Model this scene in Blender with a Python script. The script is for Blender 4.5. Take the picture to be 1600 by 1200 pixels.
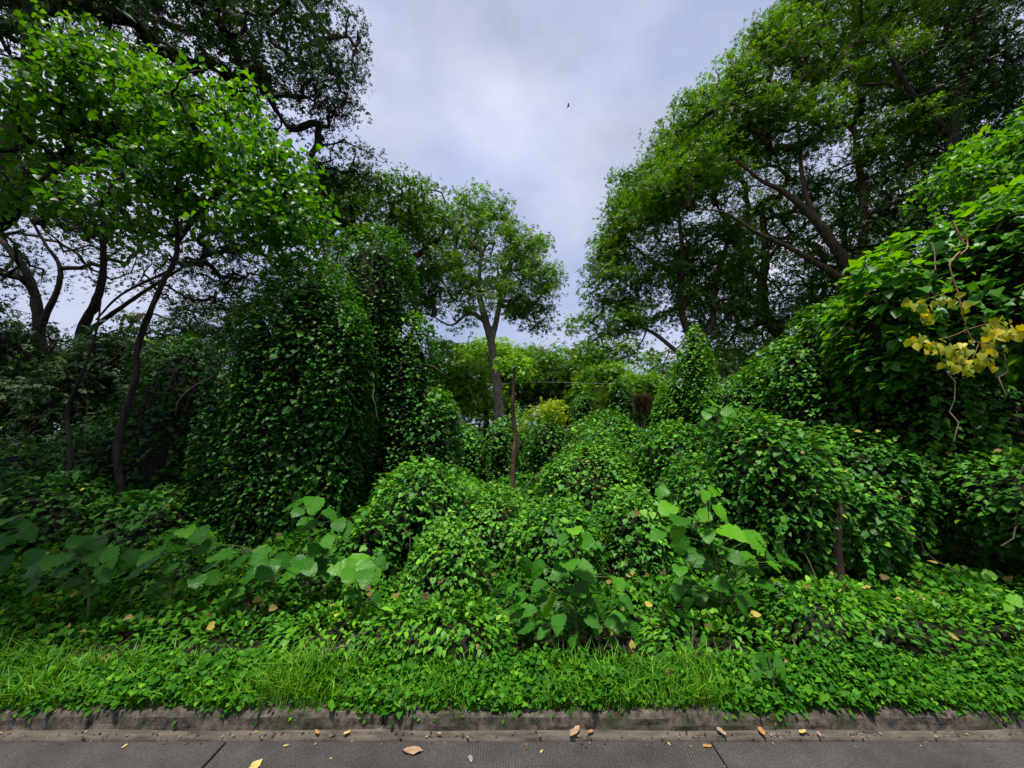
import bpy, math, random
import numpy as np
from mathutils import Vector, Matrix

for o in list(bpy.data.objects):
    bpy.data.objects.remove(o)
SC = bpy.context.scene
COL = SC.collection
R = np.random.default_rng(7)
random.seed(7)

# ------------------------------------------------------------------ camera
F = 600.0                      # focal length in photo pixels (1600 wide)
PITCH = math.radians(7.0)
CAMZ = 1.6
cam = bpy.data.cameras.new('camera')
cam.sensor_width = 36.0
cam.lens = 36.0 * F / 1600.0
cam.clip_start = 0.05
cam.clip_end = 3000.0
camo = bpy.data.objects.new('camera', cam)
COL.objects.link(camo)
camo.location = (0, 0, CAMZ)
camo.rotation_euler = (math.radians(90) + PITCH, 0, 0)
SC.camera = camo

# ------------------------------------------------------------------ sky and sun
SUN_EL, SUN_AZ = math.radians(79), math.radians(-155)   # azimuth: clockwise from +Y
w = bpy.data.worlds.new('World')
SC.world = w
w.use_nodes = True
nt = w.node_tree
nt.nodes.clear()
wo = nt.nodes.new('ShaderNodeOutputWorld')
bg = nt.nodes.new('ShaderNodeBackground')
sky = nt.nodes.new('ShaderNodeTexSky')
sky.sky_type = 'NISHITA'
sky.sun_disc = False
sky.sun_elevation = SUN_EL
sky.sun_rotation = SUN_AZ
sky.air_density = 1.0
sky.dust_density = 2.0
bg.inputs['Strength'].default_value = 0.05
tc = nt.nodes.new('ShaderNodeTexCoord')
mp = nt.nodes.new('ShaderNodeMapping')
mp.inputs['Scale'].default_value = (1.0, 1.0, 1.6)
mp.inputs['Rotation'].default_value = (0.3, 0.2, 0.9)
nz = nt.nodes.new('ShaderNodeTexNoise')
nz.inputs['Scale'].default_value = 1.7
nz.inputs['Detail'].default_value = 7.0
nz.inputs['Roughness'].default_value = 0.52
rp = nt.nodes.new('ShaderNodeValToRGB')
rp.color_ramp.elements[0].position = 0.30
rp.color_ramp.elements[0].color = (0.45, 0.45, 0.45, 1)
rp.color_ramp.elements[1].position = 0.62
rp.color_ramp.elements[1].color = (1, 1, 1, 1)
nz2 = nt.nodes.new('ShaderNodeTexNoise')
nz2.inputs['Scale'].default_value = 2.6
nz2.inputs['Detail'].default_value = 5.0
rp2 = nt.nodes.new('ShaderNodeValToRGB')
rp2.color_ramp.elements[0].position = 0.3
rp2.color_ramp.elements[0].color = (5.0, 6.1, 9.6, 1)
rp2.color_ramp.elements[1].position = 0.72
rp2.color_ramp.elements[1].color = (8.8, 9.1, 11.0, 1)
mx = nt.nodes.new('ShaderNodeMix')
mx.data_type = 'RGBA'
L = nt.links.new
L(tc.outputs['Generated'], mp.inputs['Vector'])
L(mp.outputs['Vector'], nz.inputs['Vector'])
L(mp.outputs['Vector'], nz2.inputs['Vector'])
L(nz.outputs['Fac'], rp.inputs['Fac'])
L(nz2.outputs['Fac'], rp2.inputs['Fac'])
L(rp.outputs['Color'], mx.inputs['Factor'])
L(sky.outputs['Color'], mx.inputs['A'])
L(rp2.outputs['Color'], mx.inputs['B'])
L(mx.outputs['Result'], bg.inputs['Color'])
L(bg.outputs['Background'], wo.inputs['Surface'])

sl = bpy.data.lights.new('sun', 'SUN')
sl.energy = 3.8
sl.angle = math.radians(6)
sl.color = (1.0, 0.96, 0.88)
so = bpy.data.objects.new('sun', sl)
COL.objects.link(so)
sd = Vector((math.sin(SUN_AZ) * math.cos(SUN_EL), math.cos(SUN_AZ) * math.cos(SUN_EL), math.sin(SUN_EL)))
so.rotation_euler = sd.to_track_quat('Z', 'Y').to_euler()
so.location = (0, -5, 30)

vs = SC.view_settings
vs.view_transform = 'Standard'
vs.look = 'None'
vs.exposure = 0.85
vs.gamma = 1.0
vs.use_curve_mapping = False
try:
    SC.cycles.max_bounces = 6
    SC.cycles.diffuse_bounces = 2
    SC.cycles.glossy_bounces = 2
    SC.cycles.transmission_bounces = 4
    SC.cycles.use_denoising = True
    SC.cycles.caustics_reflective = False
    SC.cycles.caustics_refractive = False
except Exception:
    pass


# ------------------------------------------------------------------ helpers
CP, SP = math.cos(PITCH), math.sin(PITCH)


def P(px, py, Y):
    """photo pixel + distance along the ground -> a point of the place"""
    dx, dz = (px - 800) / F, (600 - py) / F
    s = Y / (CP - dz * SP)
    return np.array([dx * s, Y, CAMZ + s * (SP + dz * CP)])


def proj(p):
    """world points (N,3) -> photo pixels, depth"""
    q = p - np.array([0, 0, CAMZ])
    d = q[:, 1] * CP + q[:, 2] * SP
    u = -q[:, 1] * SP + q[:, 2] * CP
    d = np.maximum(d, 1e-3)
    return 800 + F * q[:, 0] / d, 600 - F * u / d, d


def unit(v):
    return v / np.maximum(np.linalg.norm(v, axis=-1, keepdims=True), 1e-9)


_K = [(R.normal(size=3), R.uniform(0, 6.28)) for _ in range(24)]


def noise(p, freq=1.0, seed=0, octv=2):
    """smooth pseudo-noise in about -1..1, p (N,3)"""
    out = np.zeros(len(p))
    amp, tot = 1.0, 0.0
    for o in range(octv):
        for i in range(5):
            k, ph = _K[(i + o * 5 + seed * 3) % 24]
            k = unit(k) * (0.7 + 0.16 * i)
            w1 = np.sin(p @ (k * freq) * 2.2 + ph + seed * 1.7)
            k2, ph2 = _K[(i * 2 + 7 + o + seed) % 24]
            w2 = np.sin(p @ (unit(k2) * freq) * 1.9 + ph2 + seed)
            out += amp * w1 * (0.55 + 0.45 * w2)
        tot += amp * 2.2
        amp *= 0.5
        freq *= 2.1
    return out / tot


def thing(name, label, cat, loc=(0, 0, 0), group=None):
    o = bpy.data.objects.new(name, None)
    o.empty_display_size = 0.2
    COL.objects.link(o)
    o.location = tuple(float(v) for v in loc)
    tag(o, label, cat, group)
    return o


def tag(o, label=None, cat=None, group=None, kind=None):
    if label: o['label'] = label
    if cat: o['category'] = cat
    if group: o['group'] = group
    if kind: o['kind'] = kind
    return o


def link(name, me, parent=None, kind=None):
    o = bpy.data.objects.new(name, me)
    COL.objects.link(o)
    if parent is not None:
        o.parent = parent
        o.matrix_parent_inverse = Matrix.Translation(-Vector(parent.location))
    if kind: o['kind'] = kind
    return o


def mesh_np(name, V, faces, mats, tint=None, smooth=False):
    """faces: list of (M,k) int arrays"""
    me = bpy.data.meshes.new(name)
    V = np.asarray(V, dtype=np.float32)
    me.vertices.add(len(V))
    me.vertices.foreach_set('co', V.ravel())
    nl = sum(f.size for f in faces)
    nf = sum(len(f) for f in faces)
    me.loops.add(nl)
    me.polygons.add(nf)
    me.loops.foreach_set('vertex_index', np.concatenate([f.ravel() for f in faces]).astype(np.int32))
    tot = np.concatenate([np.full(len(f), f.shape[1], np.int32) for f in faces])
    st = np.concatenate([[0], np.cumsum(tot)[:-1]]).astype(np.int32)
    me.polygons.foreach_set('loop_start', st)
    me.polygons.foreach_set('loop_total', tot)
    me.polygons.foreach_set('use_smooth', np.full(nf, smooth, dtype=bool))
    if not isinstance(mats, (list, tuple)):
        mats = [mats]
    for m in mats:
        me.materials.append(m)
    if tint is not None:
        a = me.attributes.new('tint', 'FLOAT', 'FACE')
        a.data.foreach_set('value', np.asarray(tint, dtype=np.float32))
    me.update(calc_edges=True)
    return me


# leaf outlines: base at the origin, tip along +y, upper side +z, one unit long
T_QUAD = (np.array([[0, 0, 0], [.30, .42, .07], [0, 1, -.12], [-.30, .42, .07]], float),
          np.array([[0, 1, 2], [0, 2, 3]]))
T_HEART = (np.array([[0, .06, 0], [0, .52, -.03], [0, 1.0, -.2],
                     [.25, -.07, .05], [.47, .24, .09], [.30, .66, .0],
                     [-.25, -.07, .05], [-.47, .24, .09], [-.30, .66, .0]], float),
           np.array([[0, 3, 4, 1], [1, 4, 5, 2], [0, 1, 7, 6], [1, 2, 8, 7]]))
T_OVATE = (np.array([[0, 0, 0], [0, .5, -.02], [0, 1.0, -.16],
                     [.28, .25, .07], [.25, .62, .02], [-.28, .25, .07], [-.25, .62, .02]], float),
           np.array([[0, 3, 4, 1], [1, 4, 2, 2], [0, 1, 6, 5], [1, 2, 6, 6]]))
T_OVATE = (T_OVATE[0], np.array([[0, 3, 1], [1, 3, 4], [1, 4, 2], [0, 1, 5], [1, 6, 5], [1, 2, 6]]))
T_HEART4 = (np.array([[0, .05, -.02], [0, 1.0, -.16], [.28, -.06, .05], [.47, .30, .07], [-.28, -.06, .05], [-.47, .30, .07]], float),
            np.array([[0, 2, 3, 1], [0, 1, 5, 4]]))
# a small feathery spray: five leaflets
_v, _f = [], []
for _k, (_a, _s, _o) in enumerate(((0, 1, .25), (1.0, .8, .1), (-1.0, .8, .1), (.55, .85, .45), (-.55, .85, .45))):
    c, s = math.cos(_a), math.sin(_a)
    b = len(_v)
    e = .27 if _k % 2 else -.27
    for x, y, z in ((-e * .25, 0, 0), (e * .75, .26, .04), (-e * .15, .62, -.08)):
        x, y = x * _s, y * _s
        _v.append((x * c + y * s, -x * s + y * c + _o, z - .06 * abs(_a)))
    _f += [(b, b + 1, b + 2)]
T_SPRAY = (np.array(_v, float), np.array(_f))


def frames(T, N):
    y = unit(T)
    z = unit(N - (N * y).sum(-1, keepdims=True) * y)
    x = np.cross(y, z)
    return np.stack([x, y, z], axis=1)      # rows are axes


def leaf_arrays(tpl, pos, fr, sc, wid=None):
    V, Fc = tpl
    n, nv = len(pos), len(V)
    loc = np.broadcast_to(V, (n, nv, 3)) * sc[:, None, None]
    if wid is not None:
        loc = loc * np.stack([wid, np.ones(n), np.ones(n)], -1)[:, None, :]
    W = np.einsum('nvi,nij->nvj', loc, fr) + pos[:, None, :]
    FF = (Fc[None] + (np.arange(n) * nv)[:, None, None]).reshape(-1, Fc.shape[1])
    return W.reshape(-1, 3), FF


def leaf_mesh(name, tpl, pos, fr, sc, tint, mat, smooth=True, wid=None):
    V, FF = leaf_arrays(tpl, pos, fr, sc, wid)
    return mesh_np(name, V, [FF], mat, np.repeat(tint, len(tpl[1])), smooth)


# ------------------------------------------------------------------ materials
def newmat(name):
    m = bpy.data.materials.new(name)
    m.use_nodes = True
    n = m.node_tree
    n.nodes.clear()
    return m, n, n.nodes.new('ShaderNodeOutputMaterial')


def leaf_mat(name, cols, src='attr', rough=0.42, spec=0.4, transl=0.28, veins=False):
    """cols: three base colours picked by the leaf's own tint (old, grown, young)"""
    m, n, out = newmat(name)
    if src == 'attr':
        a = n.nodes.new('ShaderNodeAttribute')
        a.attribute_name = 'tint'
        fac = a.outputs['Fac']
    else:
        a = n.nodes.new('ShaderNodeObjectInfo')
        sp = n.nodes.new('ShaderNodeSeparateColor')
        n.links.new(a.outputs['Color'], sp.inputs['Color'])
        fac = sp.outputs['Red']
    r = n.nodes.new('ShaderNodeValToRGB')
    e = r.color_ramp.elements
    e[0].position, e[0].color = 0.0, (*cols[0], 1)
    e[1].position, e[1].color = 1.0, (*cols[2], 1)
    k = e.new(0.5)
    k.color = (*cols[1], 1)
    n.links.new(fac, r.inputs['Fac'])
    col = r.outputs['Color']
    bump = None
    if veins:
        t = n.nodes.new('ShaderNodeTexCoord')
        s = n.nodes.new('ShaderNodeSeparateXYZ')
        n.links.new(t.outputs['Object'], s.inputs[0])
        def M(op, a, b=None, c=None):
            q = n.nodes.new('ShaderNodeMath')
            q.operation = op
            for i, v in enumerate((a, b, c)):
                if v is None: continue
                if isinstance(v, (int, float)): q.inputs[i].default_value = v
                else: n.links.new(v, q.inputs[i])
            return q.outputs[0]
        ax = M('ABSOLUTE', s.outputs['X'])
        nv = n.nodes.new('ShaderNodeTexNoise')
        nv.inputs['Scale'].default_value = 3.5
        n.links.new(t.outputs['Object'], nv.inputs['Vector'])
        tt = M('ADD', M('SUBTRACT', s.outputs['Y'], M('MULTIPLY', ax, 0.75)), M('MULTIPLY', nv.outputs['Fac'], 0.22))
        fr = M('ABSOLUTE', M('SUBTRACT', M('FRACT', M('MULTIPLY', tt, 5.2)), 0.5))
        lat = M('SMOOTH_MIN', 1.0, M('MULTIPLY', M('MAXIMUM', M('SUBTRACT', fr, 0.40), 0), 10.0), 0.05)
        mid = M('LESS_THAN', ax, 0.014)
        v = M('MAXIMUM', lat, mid)
        g = n.nodes.new('ShaderNodeMix')
        g.data_type = 'RGBA'
        n.links.new(M('MULTIPLY', v, 0.22), g.inputs['Factor'])
        n.links.new(col, g.inputs['A'])
        g.inputs['B'].default_value = (0.16, 0.30, 0.06, 1)
        col = g.outputs['Result']
        bn = n.nodes.new('ShaderNodeBump')
        bn.inputs['Strength'].default_value = 0.3
        bn.inputs['Distance'].default_value = 0.02
        n.links.new(M('SUBTRACT', 1.0, v), bn.inputs['Height'])
        bump = bn.outputs['Normal']
    p = n.nodes.new('ShaderNodeBsdfPrincipled')
    p.inputs['Roughness'].default_value = rough
    p.inputs['Specular IOR Level'].default_value = spec
    n.links.new(col, p.inputs['Base Color'])
    if bump: n.links.new(bump, p.inputs['Normal'])
    tr = n.nodes.new('ShaderNodeBsdfTranslucent')
    hs = n.nodes.new('ShaderNodeHueSaturation')
    hs.inputs['Hue'].default_value = 0.485
    hs.inputs['Saturation'].default_value = 1.1
    hs.inputs['Value'].default_value = 1.7
    n.links.new(col, hs.inputs['Color'])
    n.links.new(hs.outputs['Color'], tr.inputs['Color'])
    ms = n.nodes.new('ShaderNodeMixShader')
    ms.inputs['Fac'].default_value = transl
    n.links.new(p.outputs[0], ms.inputs[1])
    n.links.new(tr.outputs[0], ms.inputs[2])
    n.links.new(ms.outputs[0], out.inputs['Surface'])
    return m


def rough_mat(name, c1, c2, scale=8.0, bump=0.5, dist=0.02, rough=0.9, stretch=(1, 1, 1), c3=None, p3=(0.55, 0.7), s3=2.0, spec=0.2):
    m, n, out = newmat(name)
    t = n.nodes.new('ShaderNodeTexCoord')
    mp = n.nodes.new('ShaderNodeMapping')
    mp.inputs['Scale'].default_value = stretch
    n.links.new(t.outputs['Object'], mp.inputs[0])
    z = n.nodes.new('ShaderNodeTexNoise')
    z.inputs['Scale'].default_value = scale
    z.inputs['Detail'].default_value = 8
    z.inputs['Roughness'].default_value = 0.65
    n.links.new(mp.outputs[0], z.inputs['Vector'])
    r = n.nodes.new('ShaderNodeValToRGB')
    r.color_ramp.elements[0].position, r.color_ramp.elements[0].color = 0.35, (*c1, 1)
    r.color_ramp.elements[1].position, r.color_ramp.elements[1].color = 0.66, (*c2, 1)
    n.links.new(z.outputs['Fac'], r.inputs['Fac'])
    col = r.outputs['Color']
    if c3:
        z3 = n.nodes.new('ShaderNodeTexNoise')
        z3.inputs['Scale'].default_value = s3
        z3.inputs['Detail'].default_value = 6
        n.links.new(t.outputs['Object'], z3.inputs['Vector'])
        r3 = n.nodes.new('ShaderNodeMapRange')
        r3.inputs['From Min'].default_value, r3.inputs['From Max'].default_value = p3
        n.links.new(z3.outputs['Fac'], r3.inputs['Value'])
        g = n.nodes.new('ShaderNodeMix')
        g.data_type = 'RGBA'
        n.links.new(r3.outputs[0], g.inputs['Factor'])
        n.links.new(col, g.inputs['A'])
        g.inputs['B'].default_value = (*c3, 1)
        col = g.outputs['Result']
    p = n.nodes.new('ShaderNodeBsdfPrincipled')
    p.inputs['Roughness'].default_value = rough
    p.inputs['Specular IOR Level'].default_value = spec
    b = n.nodes.new('ShaderNodeBump')
    b.inputs['Strength'].default_value = bump
    b.inputs['Distance'].default_value = dist
    n.links.new(z.outputs['Fac'], b.inputs['Height'])
    n.links.new(b.outputs[0], p.inputs['Normal'])
    n.links.new(col, p.inputs['Base Color'])
    n.links.new(p.outputs[0], out.inputs['Surface'])
    return m


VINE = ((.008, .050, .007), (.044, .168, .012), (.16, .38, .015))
BRIGHT = ((.009, .056, .004), (.034, .140, .005), (.13, .33, .010))
CROWN = ((.020, .072, .005), (.070, .195, .008), (.18, .37, .014))
M = dict(
    vine=leaf_mat('vine_leaves', VINE, rough=.5, spec=.2, transl=.18),
    vine_o=leaf_mat('vine_leaf_single', VINE, 'obj', rough=.5, spec=.2, transl=.18),
    cover=leaf_mat('ground_cover_leaves', BRIGHT, rough=.55, spec=.1, transl=.22),
    crown=leaf_mat('crown_leaves', CROWN, rough=.5, spec=.3, transl=.35),
    dark=leaf_mat('dark_crown_leaves', ((.012, .035, .008), (.022, .062, .010), (.05, .11, .016)), rough=.55, spec=.25, transl=.25),  # darker leaf colour, on some trees standing in for shade
    light=leaf_mat('pale_crown_leaves', ((.06, .18, .012), (.13, .30, .016), (.24, .42, .025)), rough=.5, spec=.3, transl=.4),
    broad=leaf_mat('broad_tree_leaves', ((.028, .12, .007), (.065, .22, .010), (.17, .36, .016)), rough=.42, spec=.35, transl=.42),
    broad_o=leaf_mat('broad_tree_leaf_single', ((.028, .12, .007), (.065, .22, .010), (.17, .36, .016)), 'obj', rough=.42, spec=.35, transl=.42),
    big_o=leaf_mat('big_leaf', ((.008, .060, .005), (.032, .145, .007), (.12, .34, .010)), 'obj', rough=.4, spec=.16, transl=.3, veins=True),
    yellow=leaf_mat('yellow_leaf', ((.13, .22, .015), (.36, .36, .025), (.55, .44, .03)), 'obj', rough=.5, spec=.3, transl=.35),
    lime=leaf_mat('lime_shrub_leaves', ((.14, .24, .012), (.24, .36, .016), (.38, .48, .02)), transl=.4),
    rust=leaf_mat('rusty_shrub_leaves', ((.08, .09, .02), (.20, .13, .04), (.36, .22, .05)), transl=.3),
    grass=leaf_mat('grass_blades', ((.028, .12, .005), (.07, .23, .008), (.18, .34, .02)), rough=.5, spec=.2, transl=.3),
    core=rough_mat('tangled_stems', (.008, .009, .005), (.024, .022, .011), scale=14, bump=1, dist=.05),
    soil=rough_mat('leaf_litter_soil', (.010, .010, .005), (.028, .022, .012), scale=10, bump=1, dist=.03),
    bark=rough_mat('grey_brown_bark', (.040, .033, .024), (.20, .165, .12), scale=14, bump=1, dist=.04, stretch=(1, 1, .35)),
    bark_pale=rough_mat('pale_flaky_bark', (.10, .08, .06), (.34, .27, .21), scale=12, bump=1, dist=.03, stretch=(1, 1, .4)),
    bark_dark=rough_mat('dark_bark', (.014, .012, .009), (.06, .05, .037), scale=9, bump=1, dist=.04, stretch=(1, 1, .35)),  # darkest of the bark colours
    bark_red=rough_mat('reddish_bark', (.055, .034, .022), (.15, .10, .062), scale=12, bump=.8, dist=.02, stretch=(1, 1, .3)),
    bark_tan=rough_mat('tan_dead_wood', (.22, .12, .05), (.48, .30, .14), scale=14, bump=.6, dist=.01),
    twig=rough_mat('thin_twigs', (.05, .04, .03), (.13, .10, .07), scale=9, bump=.5, dist=.01),
    stem=rough_mat('green_stem', (.05, .09, .02), (.10, .15, .04), scale=14, bump=.3, dist=.005),
)

# ------------------------------------------------------------------ terrain
KERB_Y = 2.27


def h_cover(x, y):
    """top of the low vine carpet"""
    p = np.stack([x, y, 0 * x], -1)
    t = np.clip((y - 2.55) / 1.6, 0, 1)
    up = np.clip((y - 4) / 12, 0, 1)
    return 0.10 + t * (0.10 + 0.42 * (noise(p, 1.25, 3) + .35).clip(-.1, 1.2)) + up * 0.35 + 0.16 * t * noise(p, 3.0, 1)


def grid_axis(a, b, n):
    return np.linspace(a, b, n)


def build_ground():
    xs = np.concatenate([[-400, -150, -60, -30], np.linspace(-22, 22, 120), [30, 60, 150, 400]])
    ys = np.concatenate([[-400, -100, -30, -8, KERB_Y + .06], np.linspace(KERB_Y + .12, 20, 90), [24, 30, 45, 80, 180, 500]])
    X, Y = np.meshgrid(xs, ys)
    H = h_cover(X.ravel(), Y.ravel()).reshape(X.shape) - 0.30
    H = np.where(Y < KERB_Y + .1, -0.08, np.where(Y < KERB_Y + .5, 0.07, np.minimum(H, 0.9)))
    H = np.where(Y < KERB_Y + .1, -0.08, H)
    V = np.stack([X, Y, H], -1).reshape(-1, 3)
    nx, ny = len(xs), len(ys)
    i = np.arange(nx * ny).reshape(ny, nx)
    Fq = np.stack([i[:-1, :-1], i[:-1, 1:], i[1:, 1:], i[1:, :-1]], -1).reshape(-1, 4)
    o = link('ground', mesh_np('ground', V, [Fq], M['soil'], smooth=True), kind='structure')
    return o


build_ground()


def road_material():
    m, n, out = newmat('brushed_concrete_road')
    t = n.nodes.new('ShaderNodeTexCoord')
    geo = n.nodes.new('ShaderNodeNewGeometry')
    z = n.nodes.new('ShaderNodeTexNoise')
    z.inputs['Scale'].default_value = 2.3
    z.inputs['Detail'].default_value = 9
    z.inputs['Roughness'].default_value = .7
    n.links.new(geo.outputs['Position'], z.inputs['Vector'])
    r = n.nodes.new('ShaderNodeValToRGB')
    r.color_ramp.elements[0].position, r.color_ramp.elements[0].color = .33, (.022, .019, .017, 1)
    r.color_ramp.elements[1].position, r.color_ramp.elements[1].color = .72, (.070, .061, .056, 1)
    n.links.new(z.outputs['Fac'], r.inputs['Fac'])
    w = n.nodes.new('ShaderNodeTexWave')
    w.wave_type = 'BANDS'
    w.bands_direction = 'X'
    w.inputs['Scale'].default_value = 22.0
    w.inputs['Distortion'].default_value = 2.2
    w.inputs['Detail'].default_value = 3
    w.inputs['Detail Scale'].default_value = .6
    n.links.new(geo.outputs['Position'], w.inputs['Vector'])
    sp = n.nodes.new('ShaderNodeTexNoise')
    sp.inputs['Scale'].default_value = 90
    sp.inputs['Detail'].default_value = 3
    n.links.new(geo.outputs['Position'], sp.inputs['Vector'])
    g = n.nodes.new('ShaderNodeMix')
    g.data_type = 'RGBA'
    g.blend_type = 'MULTIPLY'
    g.inputs['Factor'].default_value = .75
    mr = n.nodes.new('ShaderNodeMapRange')
    mr.inputs['From Min'].default_value, mr.inputs['From Max'].default_value = .3, .7
    mr.inputs['To Min'].default_value, mr.inputs['To Max'].default_value = .45, 1.5
    n.links.new(sp.outputs['Fac'], mr.inputs['Value'])
    n.links.new(r.outputs['Color'], g.inputs['A'])
    n.links.new(mr.outputs[0], g.inputs['B'])
    gr = n.nodes.new('ShaderNodeMix')
    gr.data_type = 'RGBA'
    gr.blend_type = 'MULTIPLY'
    wm = n.nodes.new('ShaderNodeMapRange')
    wm.inputs['To Min'].default_value, wm.inputs['To Max'].default_value = .55, 1.3
    n.links.new(w.outputs['Fac'], wm.inputs['Value'])
    wp = n.nodes.new('ShaderNodeTexNoise')
    wp.inputs['Scale'].default_value = 1.6
    n.links.new(geo.outputs['Position'], wp.inputs['Vector'])
    wq = n.nodes.new('ShaderNodeMapRange')
    wq.inputs['From Min'].default_value, wq.inputs['From Max'].default_value = .4, .62
    n.links.new(wp.outputs['Fac'], wq.inputs['Value'])
    n.links.new(wq.outputs[0], gr.inputs['Factor'])
    n.links.new(g.outputs['Result'], gr.inputs['A'])
    n.links.new(wm.outputs[0], gr.inputs['B'])
    ad = n.nodes.new('ShaderNodeMath')
    ad.operation = 'MULTIPLY_ADD'
    ad.inputs[1].default_value = .5
    n.links.new(sp.outputs['Fac'], ad.inputs[0])
    n.links.new(w.outputs['Fac'], ad.inputs[2])
    b = n.nodes.new('ShaderNodeBump')
    b.inputs['Strength'].default_value = .55
    b.inputs['Distance'].default_value = .006
    n.links.new(ad.outputs[0], b.inputs['Height'])
    p = n.nodes.new('ShaderNodeBsdfPrincipled')
    p.inputs['Roughness'].default_value = .62
    n.links.new(gr.outputs['Result'], p.inputs['Base Color'])
    n.links.new(b.outputs[0], p.inputs['Normal'])
    n.links.new(p.outputs[0], out.inputs['Surface'])
    return m


def box_mesh(name, x0, x1, y0, y1, z0, z1, mat, bev=.006):
    V = []
    for z, e in ((z0, 0), (z1 - bev, 0), (z1, bev)):
        V += [(x0 + e, y0 + e, z), (x1 - e, y0 + e, z), (x1 - e, y1 - e, z), (x0 + e, y1 - e, z)]
    Fq = [(8, 9, 10, 11)]
    for a in (0, 4):
        for i in range(4):
            j = (i + 1) % 4
            Fq.append((a + i, a + j, a + j + 4, a + i + 4))
    return mesh_np(name, V, [np.array(Fq)], mat)


def build_road():
    rm = road_material()
    road = thing('road', None, None, (0, 0, 0))
    road['kind'] = 'structure'
    j1, j2 = P(352, 1160, 2.2)[0], P(1112, 1160, 2.2)[0]
    xs = [-40, -30, -20, -14.0, -8.0, j1, j2, 6.2, 11.5, 20, 30, 40]
    for i in range(len(xs) - 1):
        me = box_mesh('concrete_slab', xs[i] + .004, xs[i + 1] - .004, -3.6, KERB_Y - .06, -.2, 0.0, rm)
        link('concrete_slab', me, road)
    # gutter strip
    gm = rough_mat('sandy_gutter_concrete', (.035, .03, .024), (.13, .108, .085), scale=9, bump=.6, dist=.01, c3=(.06, .05, .04), p3=(.5, .72), s3=4.0, stretch=(.5, 2.5, 1))
    n = 500
    x = np.linspace(-40, 40, 2400)
    yj = KERB_Y - .06 + .006 + .008 * noise(np.stack([x, 0 * x, 0 * x], -1), 3.0, 2) + .004
    V = np.concatenate([np.stack([x, yj, 0 * x - .02], -1), np.stack([x, yj, 0 * x + .003], -1),
                        np.stack([x, 0 * x + KERB_Y - .02, .008 + .003 * np.sin(x * 5)], -1),
                        np.stack([x, 0 * x + KERB_Y + .05, .016 + 0 * x], -1)])
    k = len(x)
    i = np.arange(k - 1)
    Fq = np.concatenate([np.stack([i + a * k, i + 1 + a * k, i + 1 + (a + 1) * k, i + (a + 1) * k], -1) for a in range(3)])
    g = link('gutter', mesh_np('gutter', V, [Fq], gm, smooth=True), kind='structure')
    # kerb, cast in lengths, worn and chipped
    km = rough_mat('weathered_kerb_concrete', (.024, .020, .016), (.125, .103, .082), scale=22, bump=1.0, dist=.012,
                   c3=(.030, .036, .012), p3=(.52, .72), s3=5.5, stretch=(1.0, 1, .8), spec=.15)
    kerb = thing('kerb', None, None, (0, KERB_Y, 0))
    kerb['kind'] = 'structure'
    ends = [-40, -28, -18, -10.5, -5.9, -2.62, -.7, 1.35, 2.66, 5.8, 10, 18, 28, 40]
    prof = [(-.004, .004), (.004, .03), (.012, .06), (.024, .076), (.05, .086), (.10, .088), (.16, .075), (.16, -.1)]
    for a, b in zip(ends[:-1], ends[1:]):
        m = max(20, int((b - a) * (36 if abs(a) < 12 else 6)))
        x = np.linspace(a + .004, b - .004, m)
        V = []
        for q, (dy, dz) in enumerate(prof):
            pp = np.stack([x, 0 * x + dy * 3, 0 * x + dz * 3], -1)
            e = .012 * noise(pp, 4.5, 4) + .007 * noise(pp, 13., 6)
            e2 = .014 * noise(pp, 2.2, 8) + .006 * noise(pp, 11., 2)
            keep = 0 if q in (0, 7) else 1
            endw = np.exp(-np.minimum(x - a, b - x) * 30) * .012 * keep
            V.append(np.stack([x, KERB_Y + dy + e * keep + endw, dz + (e2 * (q >= 2) * keep) - endw], -1))
        V = np.concatenate(V)
        i = np.arange(m - 1)
        nr = len(prof)
        Fq = np.concatenate([np.stack([i + r * m, i + 1 + r * m, i + 1 + (r + 1) * m, i + (r + 1) * m], -1) for r in range(nr - 1)])
        cap = np.array([[r * m for r in range(nr)], [r * m + m - 1 for r in range(nr)][::-1]])
        link('kerb_length', mesh_np('kerb_length', V, [Fq, cap], km, smooth=False), kerb)


build_road()


# ------------------------------------------------------------------ tubes
def tube_arrays(pts, rad, sides=8):
    pts = np.asarray(pts, float)
    rad = np.asarray(rad, float)
    t = np.gradient(pts, axis=0)
    t = unit(t)
    ref = np.array([0.31, 0.95, 0.05])
    u = unit(np.cross(t, ref))
    v = np.cross(t, u)
    a = np.linspace(0, 2 * np.pi, sides, endpoint=False)
    ring = u[:, None] * np.cos(a)[None, :, None] + v[:, None] * np.sin(a)[None, :, None]
    V = (pts[:, None] + ring * rad[:, None, None]).reshape(-1, 3)
    n = len(pts)
    i = (np.arange(n - 1) * sides)[:, None] + np.arange(sides)[None]
    j = (np.arange(n - 1) * sides)[:, None] + ((np.arange(sides) + 1) % sides)[None]
    Fq = np.stack([i, j, j + sides, i + sides], -1).reshape(-1, 4)
    return V, Fq


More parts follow.
